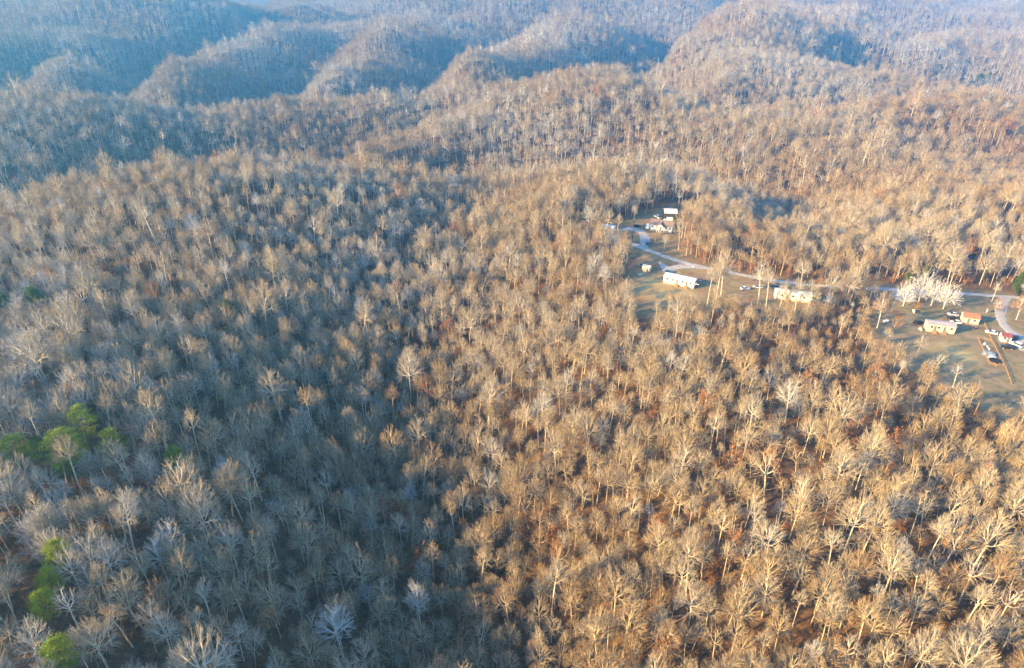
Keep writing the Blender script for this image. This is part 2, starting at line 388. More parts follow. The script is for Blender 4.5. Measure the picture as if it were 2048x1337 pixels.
# ------------------------------------------------------------------ trees
class TM:                          # triangle soup for plants
    def __init__(s): s.v, s.f, s.n = [], [], 0
    def add(s, v, f):
        s.v.append(np.asarray(v, float)); s.f.append(np.asarray(f, int) + s.n); s.n += len(v)
    def tube(s, P, r, n=3, cap=False):
        P = np.asarray(P, float); k = len(P); r = np.asarray(r, float)
        T = np.gradient(P, axis=0); T /= np.linalg.norm(T, axis=1)[:, None] + 1e-9
        ref = np.array([.31, .95, .05]) if abs(T[0, 2]) > .5 else np.array([0, 0, 1.])
        U = np.cross(T, ref); U /= np.linalg.norm(U, axis=1)[:, None] + 1e-9; W = np.cross(T, U)
        a = np.arange(n)*2*np.pi/n
        V = (P[:, None] + r[:, None, None]*(np.cos(a)[None,:,None]*U[:,None] + np.sin(a)[None,:,None]*W[:,None])).reshape(-1, 3)
        F = []
        for i in range(k-1):
            for j in range(n):
                A, B = i*n+j, i*n+(j+1) % n; F += [(A, B, B+n), (A, B+n, A+n)]
        s.add(V, F)
    def blades(s, p, d, L, w, rg):  # thin triangles: twigs, needles
        q = np.cross(d, rg.normal(size=d.shape)); q /= np.linalg.norm(q, axis=1)[:, None] + 1e-9
        q *= (w/2)[:, None] if np.ndim(w) else w/2
        V = np.stack([p-q, p+q, p+d*L[:, None]], 1).reshape(-1, 3)
        s.add(V, np.arange(len(V)).reshape(-1, 3))
    def leaves(s, p, size, rg):     # diamond leaves
        a = rg.normal(size=p.shape); a /= np.linalg.norm(a, axis=1)[:, None]
        b = np.cross(a, rg.normal(size=p.shape)); b /= np.linalg.norm(b, axis=1)[:, None]
        sz = (size*rg.uniform(.6, 1.3, len(p)))[:, None]
        V = np.stack([p-a*sz, p-b*sz*.6, p+a*sz, p+b*sz*.6], 1).reshape(-1, 3)
        k = np.arange(len(p))*4
        s.add(V, np.concatenate([np.stack([k,k+1,k+2],1), np.stack([k,k+2,k+3],1)]))
    def arrays(s): return np.vstack(s.v), np.vstack(s.f)
def mesh_of(name, soups, mats):
    V, F, M, n = [], [], [], 0
    for k, t in enumerate(soups):
        if not t.v: continue
        v, f = t.arrays(); V.append(v); F.append(f+n); M.append(np.full(len(f), k)); n += len(v)
    V, F, M = np.vstack(V), np.vstack(F), np.concatenate(M)
    me = bpy.data.meshes.new(name)
    me.vertices.add(len(V)); me.vertices.foreach_set('co', V.astype(np.float32).ravel())
    me.loops.add(F.size); me.loops.foreach_set('vertex_index', F.astype(np.int32).ravel())
    me.polygons.add(len(F)); me.polygons.foreach_set('loop_start', np.arange(0, F.size, 3, dtype=np.int32))
    me.polygons.foreach_set('material_index', M.astype(np.int32))
    me.update(calc_edges=True)
    for m in mats: me.materials.append(m)
    return me
def bez(a, b, c, n):
    s = np.linspace(0, 1, n)[:, None]; return (1-s)**2*a + 2*s*(1-s)*b + s*s*c

def bare_tree(seed, H, Rc, bole, tips=235, twigs=14, tw=.038, wide=100, nl=8, sides=4, leaf=0, leaf_size=.2, lean=.5, fork=False, thick=1.0):
    rg = np.random.default_rng(seed)
    trunk, crown, foliage, branch = TM(), TM(), TM(), TM()
    z0 = bole*H; cz = z0 + .12*(H-z0); hv = H - cz
    bend = rg.normal(0, lean, 2)
    r0 = H*.0108*thick
    top = np.array([bend[0]*1.6, bend[1]*1.6, z0 + (H-z0)*(.30 if fork else .62)])
    TP = bez(np.array([0,0,-.6]), np.array([bend[0]*.3, bend[1]*.3, top[2]*.55]), top, 8)
    trunk.tube(TP, np.concatenate([[r0*1.35], np.linspace(r0, r0*.5, 6), [r0*.33]]), sides+2)
    def on_trunk(z):
        i = np.clip(np.interp(z, TP[:,2], np.arange(len(TP))), 0, len(TP)-1.001); k = int(i); return TP[k] + (i-k)*(TP[k+1]-TP[k])
    # tips on an uneven shell
    th = np.arccos(1 - rg.random(tips)*(1-math.cos(R(wide)))); ph = rg.uniform(0, 2*np.pi, tips)
    lob = 1 + .13*np.sin(2*ph+rg.uniform(0,6)) + .10*np.sin(3*ph+rg.uniform(0,6)) + .12*np.sin(5*ph+4*th+rg.uniform(0,6))
    rr = lob*(1 - .38*rg.random(tips)**2.6)
    ctr = np.array([top[0]*.7, top[1]*.7, cz])
    X = ctr + np.stack([np.sin(th)*np.cos(ph)*Rc*rr, np.sin(th)*np.sin(ph)*Rc*rr, np.cos(th)*hv*rr*(.86+.14*rg.random(tips))], 1)
    FK = np.array([top[0]*.5, top[1]*.5, z0 - .05*(H-z0)])
    # limbs
    ld = []
    for i in range(nl):
        t = R(wide*.82)*math.sqrt((i+.35)/nl); a = i*2.39996 + rg.normal(0,.3); ld.append((math.sin(t)*math.cos(a)*Rc, math.sin(t)*math.sin(a)*Rc, math.cos(t)*hv))
    ld = np.array(ld)+ctr
    own = ((X[:,None]-ld[None])**2).sum(-1).argmin(1)
    for i in range(nl):
        k = np.where(own == i)[0]
        if len(k) < 2: continue
        G = X[k].mean(0); spread = np.linalg.norm((G-ctr)[:2])/Rc
        zs = z0 + (top[2]-z0)*np.clip(.8 - 1.1*spread + rg.normal(0,.08), 0.0, .97)
        a = on_trunk(zs); e = a + .66*(G-a)
        mid = a + np.array([*(e-a)[:2]*.62, (e-a)[2]*.36]) + rg.normal(0, .15, 3)
        LP = bez(a, mid, e, 6); rl = r0*(.66 if spread > .25 else .76)*(.8+.4*rg.random())
        trunk.tube(LP, np.linspace(rl, rl*.42, 6), sides)
        m = max(1, len(k)//6); seeds = X[rg.choice(k, m, replace=False)]
        sub = ((X[k][:,None]-seeds[None])**2).sum(-1).argmin(1)
        for j in range(m):
            kk = k[sub == j]
            if not len(kk): continue
            g = X[kk].mean(0); s0 = rg.uniform(.35, 1.0); q = s0*5; qi = min(int(q), 4); b0 = LP[qi] + (q-qi)*(LP[qi+1]-LP[qi])
            be = b0 + .58*(g-b0); bm_ = b0 + .5*(be-b0) + np.array([0,0,-.12*np.linalg.norm((be-b0)[:2])]) + rg.normal(0,.10,3)
            BP = bez(b0, bm_, be, 4); rb = rl*.42*(.7+.5*rg.random())
            branch.tube(BP, np.linspace(rb, rb*.5, 4)*1.35, 3)
            for t_ in kk:
                s1 = rg.uniform(.4, 1.0)*3; si = min(int(s1), 2); c0 = BP[si] + (s1-si)*(BP[si+1]-BP[si])
                ce = X[t_]; cm = c0 + .5*(ce-c0) + rg.normal(0,.2,3) - np.array([0,0,.1])
                CP_ = bez(c0, cm, ce, 3); branch.tube(CP_, np.array([rb*.5, rb*.34, .015]), 3)
                nt_ = twigs; s = rg.uniform(.25, 1.0, nt_); P = c0*((1-s)**2)[:,None] + cm*(2*s*(1-s))[:,None] + ce*(s*s)[:,None]
                d = (ce-c0)/(np.linalg.norm(ce-c0)+1e-6); rad = P - FK; rad /= np.linalg.norm(rad, axis=1)[:,None]; D = d[None]*.35 + rad*.75 + rg.normal(0,.34,(nt_,3)) + np.array([0,0,.12])
                D /= np.linalg.norm(D, axis=1)[:,None]
                Lr = rg.uniform(.4, 1.25, nt_)*H/19
                crown.blades(P, D, Lr, tw*rg.uniform(.6,1.3,nt_), rg)
                if leaf:
                    s = rg.random(leaf); bi = rg.integers(0, nt_, leaf)
                    foliage.leaves(P[bi] + D[bi]*(Lr[bi]*s)[:,None] + rg.normal(0,.08,(leaf,3)), np.full(leaf, leaf_size), rg)
    # dead stubs on the bole
    for _ in range(4):
        a = on_trunk(rg.uniform(.45,.95)*z0); an = rg.uniform(0,6.28); L = rg.uniform(.8,2.2)
        e = a + np.array([math.cos(an)*L, math.sin(an)*L, L*.5]); trunk.tube(np.stack([a, (a+e)/2+rg.normal(0,.1,3), e]), np.array([.05,.035,.015]), 3)
    return trunk, crown, foliage, branch
def pine_tree(seed, H, Rc, base=.38, clumps=70, needles=80, nl=.5, nw=.075):
    rg = np.random.default_rng(seed); trunk, crown = TM(), TM()
    TP = bez(np.array([0,0,-.5]), np.array([.2,.1,H*.5]), np.array([rg.normal(0,.4),rg.normal(0,.4),H*.97]), 7)
    trunk.tube(TP, np.linspace(H*.014, .04, 7), 6)
    for i in range(clumps):
        f = (i+rg.random())/clumps; z = H*(base+(1-base)*f); prof = Rc*(1-f**2.2)**.7*(.55+.45*min(1, f*5))
        a = i*2.39996+rg.normal(0,.35); r = prof*(.5+.65*rg.random()**.7)*(1+.28*math.sin(2*a+seed)*math.cos(3*f*3.1+seed))
        c0 = np.array([np.interp(z-.1*r, TP[:,2], TP[:,0]), np.interp(z-.1*r, TP[:,2], TP[:,1]), z-.15*r])
        ce = np.array([math.cos(a)*r, math.sin(a)*r, z+.22*r+rg.normal(0,.25)])
        trunk.tube(np.stack([c0, (c0+ce)/2-np.array([0,0,.12*r]), ce]), np.array([.06,.04,.02]), 3)
        d = (ce-c0)/(np.linalg.norm(ce-c0)+1e-6)
        m = needles; cs = .34+.26*rg.random()
        P = ce + rg.normal(0,1,(m,3))*np.array([cs,cs,cs*.4]) - d*rg.random((m,1))**1.5*r*.4
        D = rg.normal(0,.5,(m,3)) + d*.7 + np.array([0,0,.4]); D /= np.linalg.norm(D,axis=1)[:,None]
        crown.blades(P, D, nl*rg.uniform(.6,1.4,m), nw*rg.uniform(.7,1.4,m), rg)
    return trunk, crown

# kinds of bare tree: shape, then the words for it
SHAPES = [
 dict(H=16.5, Rc=3.7, bole=.50, words='broad fan-topped'),
 dict(H=18.0, Rc=3.3, bole=.55, words='tall vase-shaped'),
 dict(H=15.5, Rc=4.2, bole=.48, wide=105, words='wide spreading'),
 dict(H=17.5, Rc=2.5, bole=.62, wide=90, nl=6, tips=150, words='slender long-trunked'),
 dict(H=15.0, Rc=3.5, bole=.46, fork=True, nl=6, words='forked'),
 dict(H=16.5, Rc=3.6, bole=.52, tips=300, nl=10, wide=108, words='dense round-topped'),
 dict(H=17.0, Rc=3.5, bole=.54, tips=120, twigs=8, nl=7, thick=1.25, words='sparse heavy-limbed'),
 dict(H=19.5, Rc=4.8, bole=.46, tips=340, nl=11, thick=1.15, words='large full-crowned'),
 dict(H=12.0, Rc=2.8, bole=.42, tips=150, nl=6, words='short bushy'),
 dict(H=17.0, Rc=3.0, bole=.52, wide=95, tips=190, words='upright brush-topped'),
 dict(H=16.0, Rc=3.9, bole=.50, tips=330, twigs=13, tw=.04, wide=112, nl=12, words='fine-twigged dome-topped'),
 dict(H=14.0, Rc=3.3, bole=.44, tips=110, twigs=7, lean=1.6, nl=5, words='crooked leaning'),
]
PROTO = []
near_c = bpy.data.collections.new('forest_kinds')       # not linked: sources for the forest masses
def proto_obj(name, me_): o = bpy.data.objects.new(name, me_); near_c.objects.link(o)
for i, s in enumerate(SHAPES):
    kw = {k: v for k, v in s.items() if k != 'words'}
    t, c, _, b = bare_tree(100+i, **kw)
    PROTO.append((mesh_of('trunk', [t], [BARK]), mesh_of('crown', [b, c], [BARK, TWIG])))
    proto_obj('a%02d' % i, mesh_of('forest_tree', [t, b, c], [BARK, BARK, TWIG]))
N0 = len(SHAPES)
for i, s in enumerate(SHAPES):                           # middle distance
    kw = {k: v for k, v in s.items() if k != 'words'}; kw['tips'] = int(kw.get('tips', 230)*.42); kw.update(twigs=11, tw=.09, sides=3)
    t, c, _, b = bare_tree(200+i, **kw); proto_obj('b%02d' % i, mesh_of('forest_tree', [t, b, c], [BARK, BARK, TWIG]))
for i, s in enumerate(SHAPES):                           # far hills
    kw = {k: v for k, v in s.items() if k != 'words'}; kw['tips'] = int(kw.get('tips', 230)*.2); kw.update(twigs=6, tw=.30, sides=3, nl=5)
    t, c, _, b = bare_tree(300+i, **kw); proto_obj('c%02d' % i, mesh_of('forest_tree', [t, b, c], [BARK, BARK, TWIG]))
RUST = []
for i, (H, Rc, bole, tips) in enumerate(((12,3.2,.25,110),(16,4.0,.4,150),(9,2.6,.15,80),(18,4.2,.45,150))):
    t, c, f, b = bare_tree(400+i, H, Rc, bole, tips=tips, twigs=8, leaf=16, leaf_size=.17)
    RUST.append((mesh_of('trunk', [t], [BARK]), mesh_of('crown', [b, c, f], [BARK, TWIG, RUSTLEAF])))
    proto_obj('d%02d' % i, mesh_of('forest_tree', [t, b, c, f], [BARK, BARK, TWIG, RUSTLEAF]))
PINE = []
for i, (H, Rc) in enumerate(((15.5,3.6),(17,4.0),(13,3.0))):
    t, c = pine_tree(500+i, H, Rc); PINE.append((mesh_of('trunk', [t], [PINEBARK]), mesh_of('crown', [c], [NEEDLE])))
    proto_obj('e%02d' % i, mesh_of('forest_tree', [t, c], [PINEBARK, NEEDLE]))
t, c = pine_tree(510, 9, 2.6, base=.04, clumps=120); CEDAR = (mesh_of('trunk', [t], [PINEBARK]), mesh_of('crown', [c], [NEEDLE]))
SYC = []
for i in range(3):
    t, c, _, b = bare_tree(600+i, 14.5, 5.6+.3*i, .22, tips=300, twigs=10, tw=.055, wide=96, nl=11, thick=1.3)
    SYC.append((mesh_of('trunk', [t], [WHITEBARK]), mesh_of('crown', [b, c], [WHITEBARK, WHITEBARK])))
# understorey: thin brush with rusty leaves
brush_c = bpy.data.collections.new('brush_kinds')
for i in range(5):
    rg = np.random.default_rng(700+i); t, f = TM(), TM()
    for _ in range(5):
        a = rg.uniform(0,6.28); L = rg.uniform(1.5,4.2); b = np.array([rg.normal(0,.4), rg.normal(0,.4), -.2]); e = b+np.array([math.cos(a)*L*.35, math.sin(a)*L*.35, L])
        t.tube(np.stack([b,(b+e)/2+rg.normal(0,.1,3),e]), np.array([.035,.025,.01]), 3)
        s = rg.uniform(.3,1,26); P = b+(e-b)*s[:,None]; D = rg.normal(0,.6,(26,3))+np.array([0,0,.7]); D /= np.linalg.norm(D,axis=1)[:,None]
        t.blades(P, D, rg.uniform(.4,1.1,26), .04, rg)
        nleaf = 34 if i < 3 else 4
        f.leaves(P[rg.integers(0,26,nleaf)]+rg.normal(0,.3,(nleaf,3)), np.full(nleaf,.15), rg)
    o = bpy.data.objects.new('f%d' % i, mesh_of('brush', [t, f], [BRUSH, RUSTLEAF])); brush_c.objects.link(o)

def gn_mass(name, coll, pts, idx, rot, scl, tint, label):
    me = bpy.data.meshes.new(name); me.vertices.add(len(pts)); me.vertices.foreach_set('co', pts.astype(np.float32).ravel())
    for nm, ty, arr, key in (('idx','INT',idx,'value'),('rot','FLOAT_VECTOR',rot,'vector'),('scl','FLOAT_VECTOR',scl,'vector'),('tint','FLOAT',tint,'value')):
        a = me.attributes.new(nm, ty, 'POINT'); a.data.foreach_set(key, (arr.astype(np.int32) if ty == 'INT' else arr.astype(np.float32)).ravel())
    o = bpy.data.objects.new(name, me); C.objects.link(o); o['kind'] = 'stuff'; o['label'] = label
    ng = bpy.data.node_groups.new(name, 'GeometryNodeTree')
    ng.interface.new_socket('Geometry', in_out='INPUT', socket_type='NodeSocketGeometry'); ng.interface.new_socket('Geometry', in_out='OUTPUT', socket_type='NodeSocketGeometry')
    N = ng.nodes.new; gi, go = N('NodeGroupInput'), N('NodeGroupOutput'); ip = N('GeometryNodeInstanceOnPoints'); ci = N('GeometryNodeCollectionInfo')
    ci.inputs['Collection'].default_value = coll; ci.inputs['Separate Children'].default_value = True; ci.inputs['Reset Children'].default_value = True
    ip.inputs['Pick Instance'].default_value = True
    def att(n_, t_): a = N('GeometryNodeInputNamedAttribute'); a.data_type = t_; a.inputs['Name'].default_value = n_; return a.outputs['Attribute']
    L = ng.links.new
    L(gi.outputs[0], ip.inputs['Points']); L(ci.outputs[0], ip.inputs['Instance']); L(att('idx','INT'), ip.inputs['Instance Index'])
    e2r = N('FunctionNodeEulerToRotation'); L(att('rot','FLOAT_VECTOR'), e2r.inputs[0]); L(e2r.outputs[0], ip.inputs['Rotation'])
    L(att('scl','FLOAT_VECTOR'), ip.inputs['Scale']); L(ip.outputs[0], go.inputs[0])
    md = o.modifiers.new('forest', 'NODES'); md.node_group = ng
    return o

# where trees stand: a jittered lattice, wider apart far away
def lattice(t0, t1, sp, wide=1.28):
    xs = np.arange(-.80*wide*t1*1.05, .80*wide*t1*1.05, sp); y0 = 0.0 if t0 < 150 else t0*.80
    ys = np.arange(y0, t1*1.15, sp*.87)
    X, Y = np.meshgrid(xs, ys); X = X + (np.arange(len(ys)) % 2)[:, None]*sp*.5
    X = (X + rng.uniform(-.42,.42,X.shape)*sp).ravel(); Y = (Y + rng.uniform(-.42,.42,Y.shape)*sp).ravel()
    Z = height(X, Y); px, py, t = project(X, Y, Z)
    k = (t >= t0) & (t < t1) & (px > -420) & (px < 2048+330) & (py < 1337 + 420)
    pt = project(X, Y, Z+20)
    k &= (pt[1] > -260) if t0 > 900 else True
    return X[k], Y[k], Z[k], px[k], py[k], t[k]
bands = [lattice(70, 520, 4.75), lattice(520, 1000, 5.2), lattice(1000, 2100, 7.1), lattice(2100, 3600, 13.0, 1.1)]
X, Y, Z, PX, PY, T = (np.concatenate([b[i] for b in bands]) for i in range(6))
PINES = [(165,848,1,.95,.1),(125,905,1,1.1,.2),(158,893,0,.8,.8),(35,912,1,1.0,.55),(75,885,2,.8,1.0),(222,887,0,.95,.5),(346,905,2,.85,.15),(108,1098,2,.95,0.0),(95,1150,2,.8,.1),(80,1198,2,.85,.3),(108,1298,2,1.0,.2)]
def base_of(px, py, H):           # crown seen at px, py -> where the tree stands
    p = spot(px, py)
    for _ in range(6):
        z = h1(p.x, p.y)+H*.8; u, v = (px-1024)/FPX, (py-668)/FPX
        tt = (CAM_Z - z)/(SP+CP*v); p = Vector((u*tt, tt*(CP-SP*v), 0))
    p.z = h1(p.x, p.y); return p
PINE_AT = [base_of(q[0], q[1], 15*q[3]) for q in PINES]
keep = ~cleared(X, Y) & ~near_path(X, Y, 5.5)
for q in PINE_AT: keep &= ~((np.abs(X-q.x) < 3.6) & (Y > q.y-5) & (Y < q.y+3)) & (np.hypot(X-q.x-SUN_TO.x*6, Y-q.y-SUN_TO.y*6) > 3.6)
# trees thin out at random, so gaps of bare floor open between crowns
gapn = np.sin(X/31+1.3)*np.sin(Y/37+.4) + .7*np.sin(X/17-2)*np.sin(Y/19+1.1)
keep &= rng.random(len(X)) < np.clip(.90 - .22*gapn, .4, 1.0)
X, Y, Z, PX, PY, T = (a[keep] for a in (X, Y, Z, PX, PY, T))
n = len(X)
kind = rng.choice(N0, n, p=[.13,.10,.10,.10,.06,.11,.06,.06,.09,.06,.09,.04])
stand = .5 + .22*np.sin(X/90+.7)*np.sin(Y/110-.4) + .18*np.sin(X/43+Y/57)
tint = np.clip(stand + rng.normal(0, .19, n) + .06, 0, 1)
pale = rng.random(n) < .03; tint[pale] = 0.0
sc = .76*np.clip(rng.normal(1.0, .21, n), .55, 1.65) * np.where(rng.random(n) < .07, 1.4, 1.0) * (1 + .10*np.sin(X/55+1)*np.sin(Y/65+2)) * np.where(T > 1000, 1.3, np.where(T > 520, 1.1, 1.0))
cC, cB = spot(1880, 720), spot(1560, 610)
sc *= 1 - .36*np.clip(1.9 - np.hypot(X-cC.x, Y-cC.y)/45, 0, 1) - .12*np.clip(1.8 - np.hypot(X-cB.x, Y-cB.y)/40, 0, 1)
rusty = rng.random(n) < .018
rotz = rng.uniform(0, 2*np.pi, n); tilt = rng.normal(0, .05, (n, 2))
lod = np.where(T < 420, 0, np.where(T < 1000, 1, 2))

# the three hundred trees that show largest stand one by one
vis = (PX > -20) & (PX < 2068) & (PY > 700) & (PY < 1337+30) & ~rusty
cand = np.where(vis)[0]
cand = cand[np.argsort(T[cand]/sc[cand])][:300]
single = np.zeros(n, bool); single[cand] = True
def plant(name, meshes, loc, scale, rz, tint_, tl=(0,0)):
    e = empty(name, loc, rz); e.rotation_euler = (tl[0], tl[1], rz); e.scale = scale
    for nm, m in zip(('trunk', 'crown'), meshes):
        o = bpy.data.objects.new(nm, m); C.objects.link(o); o.parent = e; o['tint'] = float(tint_)
    return e
ORD = ['first','second','third','fourth','fifth','sixth','seventh','eighth','ninth','tenth','eleventh','twelfth','thirteenth','fourteenth','fifteenth','sixteenth','seventeenth','eighteenth','nineteenth','twentieth']
def tint_word(t_): return 'silver-grey' if t_ < .2 else 'pale tan' if t_ < .5 else 'tan' if t_ < .75 else 'brown'
cells = {}; q1_, q2_ = np.quantile(PY[cand], (.67, .34))
for i in cand:
    row = 'along the bottom edge' if PY[i] > q1_ else 'one rank up' if PY[i] > q2_ else 'two ranks up'
    side = 'left' if PX[i] < 420 else 'middle' if PX[i] < 980 else 'right'
    cells.setdefault((SHAPES[kind[i]]['words'], tint_word(tint[i]), row, side), []).append(i)
sidew = {'left': 'on left bank', 'middle': 'in shaded hollow', 'right': 'on sunlit right bank'}
for (sh, tw_, row, side), ids in cells.items():
    ids.sort(key=lambda i: PX[i])
    for k, i in enumerate(ids):
        e = plant('bare_tree', PROTO[kind[i]], (X[i], Y[i], Z[i]), (sc[i]*1.0,)*3, rotz[i], tint[i], tilt[i])
        o_ = '' if len(ids) == 1 else ('leftmost ' if k == 0 else 'rightmost ' if k == len(ids)-1 else ORD[k]+'-from-left ')
        tag(e, f'{o_}{sh} {tw_} bare tree {sidew[side]} {row}', 'tree', 'bare trees nearest the camera')
r_ = ~single
wide_ = 1 + .2*np.clip((T-330)/200, 0, 1)
idx = kind + lod*N0
idx = np.where(rusty, 3*N0 + rng.integers(0, 4, n), idx)
gn_mass('bare_forest', near_c, np.stack([X,Y,Z],1)[r_], idx[r_], np.stack([tilt[:,0],tilt[:,1],rotz],1)[r_],
        np.stack([sc*wide_,sc*wide_,sc*rng.uniform(.92,1.08,n)*np.where(T > 420, .95, 1)],1)[r_], tint[r_], 'leafless hardwood forest covering the ridges and hollows')
# brush
bx = lattice(70, 470, 4.4); kb = ~cleared(bx[0], bx[1]) & ~near_path(bx[0], bx[1], 4) & (rng.random(len(bx[0])) < .62)
BX = np.stack(bx[:3], 1)[kb]; m = len(BX); s_ = rng.uniform(.6, 1.5, m)
gn_mass('understorey_brush', brush_c, BX, rng.integers(0,5,m), np.stack([np.zeros(m),np.zeros(m),rng.uniform(0,6.28,m)],1), np.stack([s_,s_,s_],1), rng.random(m), 'thin brush with rusty leaves under the trees')

# pines, cedars, rusty oaks, white trees: each by its base in the photograph
for px, py, k, s, tt, lab in (
 (165,848,1,.95,.1,'bright green pine highest of the pine group at the left edge'),
 (125,905,1,1.1,.2,'largest yellow-green pine in the middle of the left pine group'),
 (158,893,0,.8,.8,'dark green pine tucked right behind the largest left pine'),
 (35,912,1,1.0,.55,'green pine standing against the left edge of the picture'),
 (75,885,2,.8,1.0,'dark small pine behind the left edge pine'),
 (222,887,0,.95,.5,'green pine on the right of the left pine group'),
 (346,905,2,.85,.15,'small lone green pine apart from the left pine group'),
 (108,1098,2,.95,0.0,'yellow-green pine topmost of three down the left side'),
 (95,1150,2,.8,.1,'yellow-green pine middle of three down the left side'),
 (80,1198,2,.85,.3,'green pine lowest of three down the left side'),
 (108,1298,2,1.0,.2,'bright green pine in the bottom left corner')):
    p = base_of(px, py, 15*s); s *= 1.1; tag(plant('pine_tree', PINE[k], p, (s,)*3, px*.7, tt), lab, 'pine tree', 'pines at the left')
for px, py, s, lab in ((2036,586,1.1,'dark green cedar behind the lane at the right edge'),(1845,566,.9,'dark green cedar behind the lane above the white trees'),
 (1815,566,.7,'small dark cedar left of the cedar above the white trees'),(85,645,1.7,'dark green cedar near the left edge in mid forest'),
 (462,655,1.4,'dark green evergreen alone in the grey hollow left of centre'),(22,650,1.5,'dark green evergreen cut by the left edge in mid forest'),(1349,446,.45,'low green shrub beside the barn and the gabled house'),(1955,175,2.2,'dark green evergreen far off at upper right'),(1975,170,2.0,'second dark evergreen far off at upper right, rightmost'),(1935,182,1.8,'dark evergreen far off at upper right, leftmost')):
    tag(plant('cedar_tree', CEDAR, spot(px, py), (s,)*3, px*.3, .9), lab, 'evergreen')
for px, py, k, s, rz, lab in ((1806,612,0,.85,0,'white-barked bare tree leftmost of four beside the lane'),(1836,606,1,1.05,1.2,'tallest white-barked bare tree of four beside the lane'),
 (1862,611,2,.95,2.2,'white-barked bare tree third from left of four beside the lane'),(1886,618,0,.9,4,'white-barked bare tree rightmost of four beside the lane')):
    tag(plant('sycamore_tree', SYC[k], spot(px, py), (s,)*3, rz, 0), lab, 'tree', 'white trees by the lane')
for px, py, k, s, tt, lab in (
 (1754,656,3,.95,.0,'lone tall tree with orange leaves at the left of the right clearing'),
 (1788,656,2,.75,.5,'small rusty tree right of the lone tall orange tree'),
 (1832,622,2,.55,1.0,'brown leafy shrub in front of the white trees'),
 (1990,622,2,.8,.2,'orange leafy shrub left of the curving drive'),
 (2032,640,1,.8,.1,'golden leafy tree right of the curving drive'),
 (1310,490,2,.6,.6,'rusty sapling in front of the gabled house, leftmost'),
 (1372,512,0,.95,.4,'orange leafed tree behind the lane right of the gabled house'),
 (1376,480,2,.9,.8,'red-orange small tree right of the gabled house'),
 (1408,527,2,.7,.8,'rusty sapling at the lane edge below the house woods, leftmost'),
 (1460,540,2,.75,.5,'orange sapling at the lane edge below tall bare trees'),
 (1478,544,2,.65,.3,'orange sapling at the lane edge, second in its row'),
 (1500,547,2,.7,.7,'red-brown sapling at the lane edge, third in its row'),
 (1574,560,2,.7,.8,'rusty sapling behind the lane opposite the long white trailer'),
 (1640,567,2,.7,.6,'rusty sapling behind the lane right of the long white trailer'),
 (1683,280,0,1.0,1.0,'small red-orange tree on the far slope at right'),
 (1362,372,0,1.0,.9,'red-orange tree on the shoulder above the barn'),
 (1215,210,0,1.0,1.0,'red-brown tree high on the second ridge'),
 (2020,320,1,1.0,.6,'orange tree on the far slope at the right edge'),
 (1610,800,0,1.0,.4,'orange leafed tree in the sunlit forest below the lane'),
 (1775,905,0,.8,.5,'rust coloured small tree among bare trees at right'),
 (1945,1000,1,.85,.1,'golden leafed tree among bare trees near the right edge'),
 (1745,770,0,.95,.3,'orange leafed tree at the lower left of the right clearing'),
 (495,870,0,.9,.9,'small rusty tree alone in the grey hollow'),
 (855,420,0,1.0,.5,'orange tree on the ridge left of the lane'),
 (1205,700,0,.9,.8,'red-brown leafed tree in the woods below the white mobile home'),
 (1165,600,0,.9,.8,'red-brown leafed tree in the woods left of the white mobile home'),
 (1225,560,2,1.0,.7,'small rusty tree at the left edge of the white mobile home yard')):
    tag(plant('leafy_tree', RUST[k], spot(px, py), (s,)*3, px*.9, tt), lab, 'tree')
for px, py, k, s, tt, lab in (
 (1414,612,3,1.0,.45,'slender bare tree in front of the white mobile home at right'),
 (1442,590,7,1.0,.4,'large bare tree standing just below the lane junction'),
 (1432,600,1,.95,.5,'vase-shaped bare tree left of the large one below lane junction'),
 (1328,500,8,.75,.3,'short golden bare tree in front of the gabled house'),
 (1357,499,9,.85,.5,'upright bare tree right of the gabled house'),
 (1268,440,5,.5,.2,'small round pale bare tree behind the utility pole'),
 (1516,606,1,1.0,.2,'pale bare tree standing among the parked cars by lane'),
 (1531,618,3,1.0,.35,'slender bare tree left of the long white trailer'),
 (1600,576,2,.85,.3,'spreading bare tree at the lane above the long trailer'),
 (1650,612,7,.85,.45,'big bare tree right of the long white trailer'),
 (1700,606,7,1.0,.6,'largest dense bare tree hiding the lane left of the clearing'),
 (1688,616,5,1.0,.5,'round bare tree in front of the lane left of the clearing'),
 (1832,715,5,.58,.35,'round pale bare tree standing alone below the grey trailer'),
 (1868,742,8,.62,.2,'short pale bare tree in the lower clearing'),
 (1800,750,2,.55,.4,'wide bare tree in the lower left clearing'),
 (1845,760,8,.68,.3,'bushy bare tree at lower edge of the right clearing'),
 (1768,690,4,.5,.3,'small forked grey bare tree in the shaded clearing corner'),
 (1905,775,6,.55,.1,'sparse pale bare tree low in the right clearing'),
 (1983,604,6,.55,.3,'small sparse bare tree at the lane by the drive'),
 (2040,612,9,.7,.2,'upright golden bare tree at right edge beyond the drive'),
 (1556,628,5,.85,.5,'round bare tree before the left end of the long half hidden trailer'),
 (1588,630,1,.85,.4,'vase-shaped bare tree before the middle of the long half hidden trailer'),
 (1612,628,10,.9,.5,'fine-twigged bare tree before the right end of the long half hidden trailer'),
 (1210,480,1,.9,.5,'bare tree in front of the long white box trailer'),
 (1232,484,3,.85,.6,'slender bare tree right of the long white box trailer')):
    tag(plant('bare_tree', PROTO[k], spot(px, py), (s*1.1,)*3, px*.77, tt), lab, 'tree', 'bare trees around the homes')

